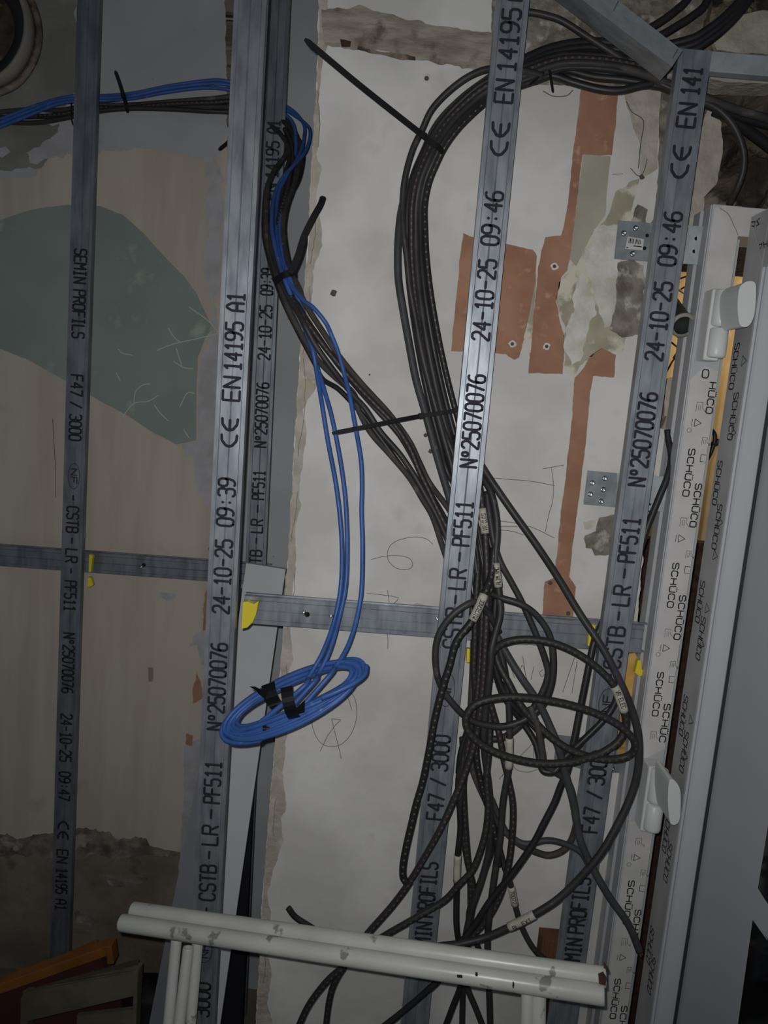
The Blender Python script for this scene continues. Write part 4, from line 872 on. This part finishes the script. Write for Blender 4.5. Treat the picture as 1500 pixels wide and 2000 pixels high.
cable([(975,1235,1.2),(955,1200,1.19),(935,1180,1.18),(918,1178,1.172),(883,1202,1.168),(857,1240,1.168),(850,1285,1.168),(858,1333,1.17),(883,1373,1.17),(917,1405,1.172),(950,1416,1.175),(987,1418,1.178),(1027,1404,1.18),(1060,1376,1.185),(1077,1333,1.185),(1080,1283,1.185),(1072,1238,1.185),(1047,1201,1.185),(1017,1180,1.185),(983,1169,1.19),(960,1160,1.2)], .0055, M_black, 'black cable in the round loop that crosses the middle stud', group=gT)
cable([(965,1070,1.205),(960,1120,1.195),(948,1155,1.18),(922,1212,1.165),(892,1252,1.16),(878,1300,1.16),(864,1345,1.16),(850,1400,1.16),(840,1455,1.16),(826,1525,1.165),(813,1570,1.165),(803,1612,1.165),(793,1655,1.165),(787,1690,1.165),(787,1712,1.165),(793,1723,1.165)], .0060, M_dotw, 'black cable with dotted print and MICRONDE sleeve, its cut end hanging left', group=gT, sleeves=[(1160,1212,'<MICRONDE')])
cable([(1304,840,1.29),(1306,860,1.285),(1311,892,1.275),(1304,930,1.265),(1286,975,1.26),(1266,1025,1.255),(1249,1075,1.25),(1215,1150,1.238),(1176,1218,1.228),(1160,1255,1.222),(1150,1300,1.215),(1140,1350,1.21),(1130,1400,1.205),(1122,1442,1.2),(1114,1478,1.195),(1108,1506,1.19),(1095,1535,1.19),(1083,1567,1.188),(1062,1608,1.185),(1040,1650,1.182),(1000,1707,1.18),(960,1756,1.18),(927,1807,1.18),(895,1850,1.18),(870,1900,1.18),(800,1965,1.18),(730,2020,1.18)], .0056, M_black2, 'black cable from behind the right stud running down to the left', group=gT)
cable([(940,1150,1.215),(960,1210,1.205),(975,1262,1.2),(987,1317,1.195),(993,1367,1.19),(995,1433,1.185),(993,1500,1.185),(982,1567,1.185),(977,1633,1.185),(967,1700,1.185),(958,1767,1.185),(952,1833,1.185),(955,1930,1.185),(958,2030,1.185)], .0054, M_black, 'black cable hanging straight down with a blank white sleeve inside the flat loop', group=gT, sleeves=[(1440,1504,'')])
cable([(925,900,1.25),(936,945,1.235),(943,1000,1.222),(948,1050,1.21),(951,1133,1.198),(950,1200,1.192),(947,1267,1.188),(943,1333,1.185),(936,1400,1.183),(929,1440,1.182),(916,1486,1.18),(899,1532,1.178),(883,1570,1.175),(860,1620,1.17),(830,1673,1.17),(797,1727,1.17),(764,1771,1.17),(719,1822,1.17),(690,1860,1.18),(673,1885,1.18),(639,1916,1.18),(605,1960,1.18),(583,2005,1.18),(560,2060,1.18)], .0056, M_dotp, 'black cable with pink dotted print and a white sleeve right of the middle stud', group=gT, sleeves=[(990,1048,'<VR CUIS')])
cable([(957,1380,1.2),(956,1450,1.19),(950,1520,1.185),(953,1570,1.18),(949,1620,1.178),(938,1662,1.175),(922,1700,1.172),(897,1727,1.17),(866,1760,1.17),(809,1794,1.165),(753,1826,1.165),(700,1860,1.175),(671,1890,1.18),(651,1925,1.18),(642,1960,1.18),(636,2010,1.18),(632,2060,1.18)], .0054, M_doty, 'black cable curving left across the middle stud just above the trestle', group=gT)
cable([(563,1773,1.2),(576,1790,1.2),(600,1806,1.2),(640,1830,1.2),(700,1860,1.2),(760,1880,1.2),(820,1895,1.2)], .0052, M_black2, 'cut black cable end sticking up above the left half of the trestle')
cable([(905,1840,1.2),(903,1880,1.2),(900,1923,1.2),(884,1967,1.2),(866,2015,1.2)], .0052, M_black2, 'black cable leaving downwards left under the trestle, beside two others', group='cable ends below the trestle')
cable([(915,1840,1.21),(908,1880,1.21),(904,1933,1.21),(902,2020,1.21)], .0052, M_black, 'black cable dropping straight down under the trestle below the middle stud', group='cable ends below the trestle')
cable([(905,1860,1.19),(908,1900,1.19),(914,1933,1.19),(928,1967,1.19),(947,2015,1.19)], .0052, M_black, 'black cable leaving downwards right under the trestle', group='cable ends below the trestle')
cable([(896,1530,1.2),(903,1545,1.198),(898,1575,1.196),(899,1620,1.195),(894,1670,1.195),(892,1730,1.195),(891,1800,1.195),(896,1840,1.195),(905,1880,1.2)], .0052, M_black2, 'black cable with a peeling blank sleeve low beside the middle stud', group=gT, sleeves=[(1666,1727,'')])
cable([(903,1440,1.21),(905,1500,1.205),(905,1545,1.2),(907,1587,1.2),(909,1620,1.2),(913,1670,1.2),(918,1712,1.2),(919,1771,1.2)], .0055, M_doty, 'short dotted black cable ending just above the crossing near the trestle', group=gT)
cable([(925,1250,1.215),(922,1330,1.21),(917,1420,1.205),(915,1470,1.2),(925,1510,1.2),(944,1555,1.2),(968,1602,1.2),(990,1628,1.2),(1017,1650,1.2),(1047,1664,1.2),(1073,1670,1.2),(1100,1660,1.2),(1117,1638,1.2),(1126,1600,1.19),(1120,1560,1.185),(1108,1525,1.18),(1080,1505,1.17),(1063,1490,1.165),(1058,1465,1.162),(1050,1420,1.162),(1035,1380,1.17)], .0054, M_dusty, 'dusty black cable twisting below the loops towards the right stud', group=gT)
cable([(960,1560,1.21),(985,1618,1.205),(1010,1642,1.2),(1033,1648,1.195),(1067,1641,1.192),(1100,1647,1.19),(1133,1664,1.185),(1150,1690,1.18)], .0050, M_greyc, 'short grey-black cable crossing in front of the dusty twisted one', group=gT)
cable([(930,1380,1.205),(926,1440,1.2),(930,1500,1.2),(945,1555,1.195),(962,1605,1.195),(975,1655,1.195),(987,1700,1.195),(997,1727,1.195),(1007,1773,1.195),(1020,1813,1.195),(1040,1850,1.195),(1063,1873,1.195),(1100,1900,1.195)], .0050, M_black, 'black cable running down right with a numbered sleeve above the trestle', group=gT, sleeves=[(1728,1773,'70072')])
cable([(947,1330,1.2),(959,1378,1.195),(968,1409,1.195),(976,1440,1.192),(984,1486,1.19),(993,1524,1.19),(1001,1567,1.19),(1001,1617,1.19),(994,1683,1.19),(980,1740,1.19),(955,1790,1.19),(925,1825,1.19),(900,1850,1.19)], .0054, M_dotp, 'black cable with pink dots bulging right behind the blank-sleeved one', group=gT)
cable([(950,960,1.23),(958,1020,1.215),(967,1068,1.205),(978,1100,1.2),(1000,1140,1.198),(1021,1180,1.195),(1047,1240,1.19),(1065,1290,1.19),(1070,1320,1.19),(1058,1355,1.19),(1040,1385,1.188),(1013,1418,1.19),(983,1440,1.195),(955,1443,1.2),(940,1440,1.2)], .0054, M_black, 'black cable running diagonally inside the round loop to a hidden end', group=gT)
cable([(940,930,1.24),(958,960,1.225),(968,1000,1.215),(971,1040,1.208),(968,1092,1.2),(974,1153,1.195),(977,1198,1.19),(968,1235,1.185),(960,1268,1.18),(958,1300,1.178),(953,1345,1.178),(947,1400,1.182),(945,1460,1.185),(955,1540,1.19),(958,1600,1.19),(955,1660,1.19),(940,1720,1.19),(920,1780,1.19),(905,1850,1.19)], .0056, M_black, 'black cable with the ALIM VMC sleeve at the centre of the tangle', group=gT, sleeves=[(1095,1152,'<ALIM VMC')])
cable([(925,1040,1.235),(933,1100,1.225),(931,1148,1.215),(928,1207,1.21),(927,1257,1.207),(925,1307,1.205),(928,1360,1.205),(920,1420,1.2),(905,1480,1.2),(895,1530,1.2),(900,1600,1.2),(912,1680,1.2),(925,1740,1.2),(918,1800,1.2),(910,1850,1.2)], .0054, M_doty, 'black cable hugging the right edge of the middle stud', group=gT)
cable([(950,1210,1.215),(958,1270,1.21),(975,1340,1.205),(990,1370,1.2),(1020,1410,1.2),(1045,1450,1.19),(1055,1490,1.18),(1062,1506,1.172),(1085,1505,1.17),(1102,1480,1.175),(1140,1445,1.185),(1180,1405,1.192),(1200,1375,1.195),(1208,1345,1.197)], .0056, M_black2, 'black cable bending in a sharp hook beneath the flat loop', group=gT)
cable([(935,1200,1.22),(930,1290,1.215),(918,1400,1.21),(900,1470,1.205),(895,1510,1.205)], .0050, M_black2, 'dark cable low behind the pink printed one', group=gT)
cable([(965,1600,1.205),(960,1660,1.2),(935,1730,1.2),(915,1790,1.2),(930,1840,1.2),(945,1880,1.2)], .005, M_black2, 'dark cable crossing behind the knot above the trestle', group=gT)

# top right cables
gU = 'black cables at the rubble corner'
cable([(990,20,1.27),(1036,24,1.27),(1070,31,1.27),(1100,42,1.27),(1150,74,1.27),(1200,106,1.27),(1250,140,1.26),(1300,168,1.25),(1350,190,1.25),(1400,212,1.25),(1432,245,1.25),(1451,290,1.255),(1452,330,1.26),(1441,365,1.27),(1424,400,1.29)], .0050, M_black, 'thin black cable curving round the right stud down to the window head', group=gU)
for i, (dy, lb) in enumerate([(0, 'uppermost'), (12, 'second'), (23, 'third')]):
    cable([(960,150+dy,1.27),(1030,112+dy*.9,1.275),(1080,92+dy*.9,1.28),(1140,82+dy*.9,1.285),(1200,84+dy,1.285),(1270,92+dy*.8,1.28),(1344,78+dy,1.27),(1379,60+dy,1.265),(1413,34+dy,1.26),(1445,0+dy,1.26),(1475,-50+dy,1.26),(1500,-120,1.26)], .0062, M_black2, lb+' thick black cable passing behind the steel angle to the top edge', group=gU)
cable([(1000,170,1.27),(1050,135,1.27),(1100,120,1.265),(1180,126,1.26),(1260,146,1.25),(1300,162,1.25),(1350,182,1.25),(1385,196,1.25),(1440,214,1.26),(1500,232,1.27),(1560,250,1.28)], .0062, M_dusty, 'dusty black cable running right behind the right stud into the rubble', group=gU)
cable([(1010,160,1.275),(1060,142,1.27),(1100,136,1.27),(1160,150,1.27),(1220,156,1.265),(1300,172,1.26),(1385,206,1.26),(1440,228,1.27),(1520,250,1.28)], .0060, M_black2, 'black cable just under the dusty one at the rubble corner', group=gU)
cable([(1040,150,1.28),(1080,148,1.275),(1120,161,1.27),(1170,174,1.265),(1210,177,1.262),(1250,168,1.26),(1290,160,1.26)], .0060, M_black2, 'black cable sagging lowest across the top of the orange strip', group=gU)
for i, (pts, lb) in enumerate([([(1360,-60),(1344,-5),(1318,22),(1283,47),(1240,70)], 'black cable above the steel angle end, leftmost of two'), ([(1400,-60),(1379,5),(1353,31),(1309,59),(1280,75)], 'black cable above the steel angle end, rightmost of two')]):
    cable([(x, y, 1.27) for x, y in pts], .0060, M_black2, lb, group=gU)
cable([(1395,215,1.29),(1430,232,1.29),(1470,262,1.30),(1520,300,1.31)], .009, M_black2, 'fat black cable entering the rubble right of the right stud', group=gU)

# cable ties
def tie(band, tail, label, wd=.0045, head=True, seedD=None):
    P = [at(*p) for p in band]; root = thing('cable_tie', P[0], label, 'cable tie')
    def strap(mb, pts, w0, w1):
        n = len(pts); vs = []
        for i, p in enumerate(pts):
            d = (pts[min(i+1, n-1)]-pts[max(0, i-1)]); d.y = 0
            d.normalize(); s_ = Vector((-d.z, 0, d.x)); w_ = w0+(w1-w0)*i/(n-1)
            if i == n-1: w_ *= .5
            vs += [p-s_*w_/2, p+s_*w_/2, p+s_*w_/2+Vector((0, .0014, 0)), p-s_*w_/2+Vector((0, .0014, 0))]
        fs = [(4*i+q, 4*i+(q+1) % 4, 4*i+4+(q+1) % 4, 4*i+4+q) for i in range(n-1) for q in range(4)]+[(0, 1, 2, 3), (4*n-4, 4*n-3, 4*n-2, 4*n-1)]
        mb.add(vs, fs, M_tie)
    b = MB(); strap(b, cr(P, 5), wd, wd); b.build('band', root)
    T_ = [at(*p) for p in tail]; b = MB(); strap(b, cr(T_, 6), wd*1.05, wd*.95); b.build('tail', root)
    if head:
        b = MB(); h = T_[0]; b.box((-.0045, -.004, -.0045), (.0045, .003, .0045), M_tie, Matrix.Rotation(math.atan2((T_[1]-T_[0]).z, (T_[1]-T_[0]).x), 3, 'Y').inverted(), h); b.build('head', root, bevel=.0008)
    return root
tie([(826,264,1.232),(840,276,1.230),(855,286,1.232),(866,298,1.246)], [(826,264,1.232),(760,212,1.205),(695,160,1.18),(640,114,1.16),(595,76,1.15)], 'black cable tie with a long tail pointing up left on the big arc bundle', wd=.0085)
tie([(820,812,1.224),(845,809,1.224),(870,805,1.226),(897,800,1.228)], [(823,812,1.222),(780,820,1.205),(720,832,1.19),(648,846,1.18)], 'black cable tie with its tail crossing two blue cables', wd=.0065)
tie([(534,552,1.312),(548,541,1.295),(562,534,1.29),(578,534,1.30)], [(569,530,1.288),(582,500,1.288),(594,462,1.288),(612,425,1.288),(626,400,1.292),(632,383,1.296)], 'black cable tie with upright tail holding the blue and black cables together', wd=.011)
tie([(242,188,1.758),(246,204,1.752),(249,220,1.76)], [(241,187,1.752),(234,164,1.745),(225,138,1.735)], 'black cable tie with short upright tail on the left wall bundle', wd=.008)
tie([(468,235,1.76),(463,250,1.765),(460,262,1.765)], [(462,263,1.76),(445,278,1.755),(427,293,1.75)], 'black cable tie tail pointing down left beside the large left stud', head=False, wd=.008)
tie([(1070,118,1.25),(1072,130,1.248),(1074,142,1.25)], [(1074,138,1.246),(1077,160,1.243),(1080,180,1.24)], 'small cable tie with tail pointing down above the white wall at top', head=False, wd=.0035)
tie([(1062,120,1.252),(1064,134,1.25)], [(1062,140,1.248),(1050,152,1.245),(1036,164,1.242)], 'small cable tie with tail pointing left above the white wall at top', head=False, wd=.0035)
tie([(139,200,1.76),(140,232,1.77)], [(139,232,1.77),(143,245,1.77)], 'tiny cable tie end under the left bundle beside the far left stud', head=False, wd=.003)

# ------------------------------------------------------------------ conduit, wires, foam, cardboard
b = MB(); A = at(1298, 585, 1.36); B = at(1333, 634, 1.265); d = (B-A).normalized(); n = 24
s_ = d.cross(Vector((0, 0, 1))).normalized(); u_ = s_.cross(d); vs = []
A = B-d*.45 if (B-d*.45).y < 1.8 else A
for p, r in ((A, .0175), (B, .0175), (B, .0205), (B+d*.004, .0205), (B+d*.004, .0150), (B-d*.012, .0148)):
    vs += [p+(s_*math.cos(2*math.pi*k/n)+u_*math.sin(2*math.pi*k/n))*r for k in range(n)]
f1_ = [(q*n+k, q*n+(k+1) % n, (q+1)*n+(k+1) % n, (q+1)*n+k) for q in range(4) for k in range(n)]
f2_ = [(4*n+k, 4*n+(k+1) % n, 5*n+(k+1) % n, 5*n+k) for k in range(n)]
root = thing('conduit_pipe', B, 'open-ended grey plastic conduit poking out between right stud and window frame', 'pipe')
b.add(vs, f1_, M_conduit); b.build('pipe_wall', root, smooth=True)
b = MB(); b.add(vs[4*n:], [tuple(i-4*n for i in f) for f in f2_]+[tuple(n+k for k in range(n))], M_inside); b.build('bore', root, smooth=True)  # dark plug just inside the mouth, coloured for the shade of the hollow
for i, pts in enumerate([[(1325,545,1.7),(1345,540,1.7),(1352,550,1.7),(1330,565,1.7)], [(1315,560,1.6),(1338,575,1.65),(1345,590,1.7),(1322,610,1.7),(1340,596,1.65)], [(1310,668,1.6),(1330,680,1.6),(1345,660,1.65)], [(1315,700,1.6),(1330,672,1.6),(1322,655,1.6)], [(1300,730,1.6),(1318,700,1.6),(1340,690,1.65)]]):
    cable(pts, .0018, [M_black2, M_black2, M_red, M_black2, M_red][i], ['thin black wire arching at the top of the lit gap', 'thin black wire looping beside the conduit pipe', 'thin red wire below the conduit pipe', 'thin black wire crossing below the conduit pipe', 'thin red wire lowest in the lit gap'][i], 'wire', 'thin wires in the lit gap', 'electric_wire')
for i, pts in enumerate([[(1380,830,1.5),(1396,850,1.5),(1390,880,1.5),(1376,905,1.5)], [(1378,862,1.5),(1398,868,1.5),(1404,858,1.5)]]):
    cable(pts, .004, M_black2, ['black cable seen in the slit between frame and open sash', 'short black cable crossing in the slit between frame and sash'][i])
b = MB(); b.prism(jag(PX([(1212,1282),(1240,1275),(1246,1300),(1244,1400),(1240,1490),(1205,1490)], 1.30), .002, .006), (0, .03, 0), M_foam); tag(b.build('foam_strip', None, at(1230, 1490, 1.3)), 'ochre foam strip between the right stud and the window frame', 'insulation foam')
b = MB(); b.prism(jag(PX([(1300,740),(1328,735),(1315,900),(1296,985),(1290,985)], 1.335), .001, .01), (0, .02, 0), M_cream); struct(b.build('trim_3'))
b = MB(); b.prism(jag(PX([(1302,812),(1312,815),(1304,880),(1300,930),(1282,940),(1290,850)], 1.322), .002, .005), (0, .02, 0), M_olive); struct(b.build('trim_4'))
b = MB(); A = at(1060, 1836, 1.27); Bp = at(1094, 1842, 1.27); b.box((A.x, 1.27, 0), (Bp.x+.02, 1.305, A.z), M_card)
for k in range(3): b.box((A.x+.004+k*.009, 1.268, A.z-.04), (A.x+.008+k*.009, 1.272, A.z+.003), M_card)
tag(b.build('cardboard_offcut', None, (A.x, 1.27, 0), bevel=.001), 'brown cardboard piece standing left of the right stud above the trestle', 'cardboard')

# ------------------------------------------------------------------ white trestle in the foreground
root = thing('trestle', Vector((at(500, 1900, 1.0).x, 1.0, 0)), 'chipped white steel trestle with double top tubes across the bottom of the view', 'trestle')
def pipe(mb, A, B, r, m, n=24, hollow=True):
    d = (B-A).normalized(); s_ = d.cross(Vector((0, 1, .01))).normalized(); u_ = s_.cross(d); vs = []
    for p, rr in ((A+d*.012, r*.8), (A, r*.8), (A, r*.93), (A+d*.002, r), (B-d*.002, r), (B, r*.93), (B, r*.8), (B-d*.012, r*.8)):
        vs += [p+(s_*math.cos(2*math.pi*k/n)+u_*math.sin(2*math.pi*k/n))*rr for k in range(n)]
    fs = [(q*n+k, q*n+(k+1) % n, (q+1)*n+(k+1) % n, (q+1)*n+k) for q in range(7) for k in range(n)]+[tuple(range(n)), tuple(7*n+k for k in range(n))]
    mb.add(vs, fs, m)
TR = .0128
pA, pB = at(259, 1778, 1.10), at(1184, 1909, .905); qA, qB = at(237, 1802, 1.075), at(1181, 1944, .885)
b = MB(); pipe(b, pA, pB, TR, M_paint); b.build('top_tube', root, smooth=True)
b = MB(); pipe(b, qA, qB, TR, M_paint); b.build('top_tube', root, smooth=True)
b = MB(); b.prism(jag([at(1169,1905,.888), at(1180,1900,.888), at(1184,1910,.890), at(1183,1925,.888), at(1171,1922,.886)], .001, .003), (0, .003, 0), M_rust); b.prism(jag([at(1181,1880,.905), at(1187,1892,.905), at(1188,1899,.907), at(1180,1894,.905)], .0006, .003), (0, .002, 0), M_rust); b.build('rust_chip', root)
def leg(p, q, r=.0085, m=M_paint):
    a = at(*p); c_ = extend(a, at(*q), 0.0); b = MB(); pipe(b, a, c_, r, m, 18); b.build('leg', root, smooth=True)
leg((346,1820,1.085), (329,2000,1.05)); leg((368,1850,1.075), (350,2000,1.045)); leg((388,1820,1.09), (372,2000,1.06))
leg((1031,1925,.925), (1028,2000,.92), .0085); leg((1053,1925,.925), (1052,2000,.92), .0095)
for (x, y, D_, w_, h_) in ((1003,1926,.905,.0014,.006),(898,1909,.925,.007,.0014),(931,1905,.92,.003,.003)):
    b = MB(); c_ = at(x, y, D_-.0065); b.prism(jag([c_+Vector((-w_/2, 0, -h_/2)), c_+Vector((w_/2, 0, -h_/2)), c_+Vector((w_/2, 0, h_/2)), c_+Vector((-w_/2, 0, h_/2))], .0008, .002, seed=int(x)), (0, .004, 0), M_ink); b.build('paint_chip', root)

# ------------------------------------------------------------------ bottom left clutter
def beam(mb, A, B, hw_, dp_, m, roll=0):
    d = (B-A).normalized(); y = Vector((0, 1, 0)); y = (y-d*y.dot(d)).normalized(); u_ = d.cross(y)
    vs = [p+u_*a*hw_+y*c_*dp_ for p in (A, B) for a, c_ in ((-1, 0), (1, 0), (1, 1), (-1, 1))]
    mb.add(vs, [(0, 1, 2, 3), (4, 7, 6, 5), (0, 4, 5, 1), (1, 5, 6, 2), (2, 6, 7, 3), (3, 7, 4, 0)], m)
root = thing('orange_bar', at(-60, 1965, 1.5), 'orange painted bar with bent end lying bottom left across the dirty wooden frame', 'orange bar')
b = MB(); beam(b, at(-120, 1975, 1.45), at(212, 1857, 1.5), .011, .03, M_orangep); b.build('bar', root, bevel=.002)
b = MB(); beam(b, at(211, 1850, 1.49), at(216, 1884, 1.49), .007, .03, M_orangep); b.build('hook_end', root, bevel=.002)
b = MB(); beam(b, at(120, 1884, 1.56), at(192, 1853, 1.58), .012, .02, M_orangep); b.build('rear_bar', root, bevel=.002)
b = MB(); b.prism([at(-80,1960,1.53), at(60,1915,1.53), at(196,1872,1.53), at(238,1950,1.53), at(238,2300,1.53), at(-80,2300,1.53)], (0, .02, 0), M_redp); tag(b.build('red_board', None, at(80, 2200, 1.53)), 'dark red board standing behind the dirty wooden frame bottom left', 'board')
root = thing('wooden_frame', at(150, 2150, 1.42), 'dirty olive wooden box frame standing at the bottom left corner', 'wooden frame')
b = MB(); b.prism([at(48,1946,1.40), at(268,1898,1.40), at(268,1944,1.40), at(52,1995,1.40)], (0, .02, 0), M_oldwood); b.build('front_rail', root, bevel=.001)
b = MB(); b.prism([at(44,1938,1.395), at(270,1876,1.50), at(268,1898,1.40), at(48,1948,1.395)], (0, .004, .001), M_oldwood); b.build('top_board', root)
for x0_, x1_ in ((40, 54), (262, 270)):
    P = [at(x0_, 1900 if x0_ > 100 else 1950, 1.402), at(x1_, 1900 if x0_ > 100 else 1948, 1.402)]; b = MB(); b.prism([P[0], P[1], Vector((P[1].x, P[1].y, 0)), Vector((P[0].x, P[0].y, 0))], (0, .03, 0), M_oldwood); b.build('leg', root, bevel=.001)
b = MB(); b.prism([at(150,1985,1.405), at(262,1972,1.405), at(262,2060,1.405), at(150,2060,1.405)], (0, .01, 0), M_oldwood); b.build('lower_panel', root)
b = MB(); c_ = at(285, 1975, 1.62); vs = []; fs = []; n, m_ = 20, 12
for j in range(m_+1):
    f = j/m_
    for i in range(n):
        a = 2*math.pi*i/n; rr = (.055 if f < .75 else .055*math.sqrt(max(0, 1-((f-.75)/.25)**2)))*(1+.25*noise.noise(Vector((math.cos(a)*1.5, math.sin(a)*1.5, f*5))))
        vs.append(Vector((c_.x+math.cos(a)*rr*1.2, 1.62+math.sin(a)*rr, f*(at(285, 1915, 1.62).z))))
for j in range(m_):
    for i in range(n): fs.append((j*n+i, j*n+(i+1) % n, (j+1)*n+(i+1) % n, (j+1)*n+i))
b.add(vs, fs, M_bag); tag(b.build('black_bag', None, (c_.x, 1.62, 0), smooth=True), 'black crumpled bag slumped between wooden frame and leaning grey board', 'bag')
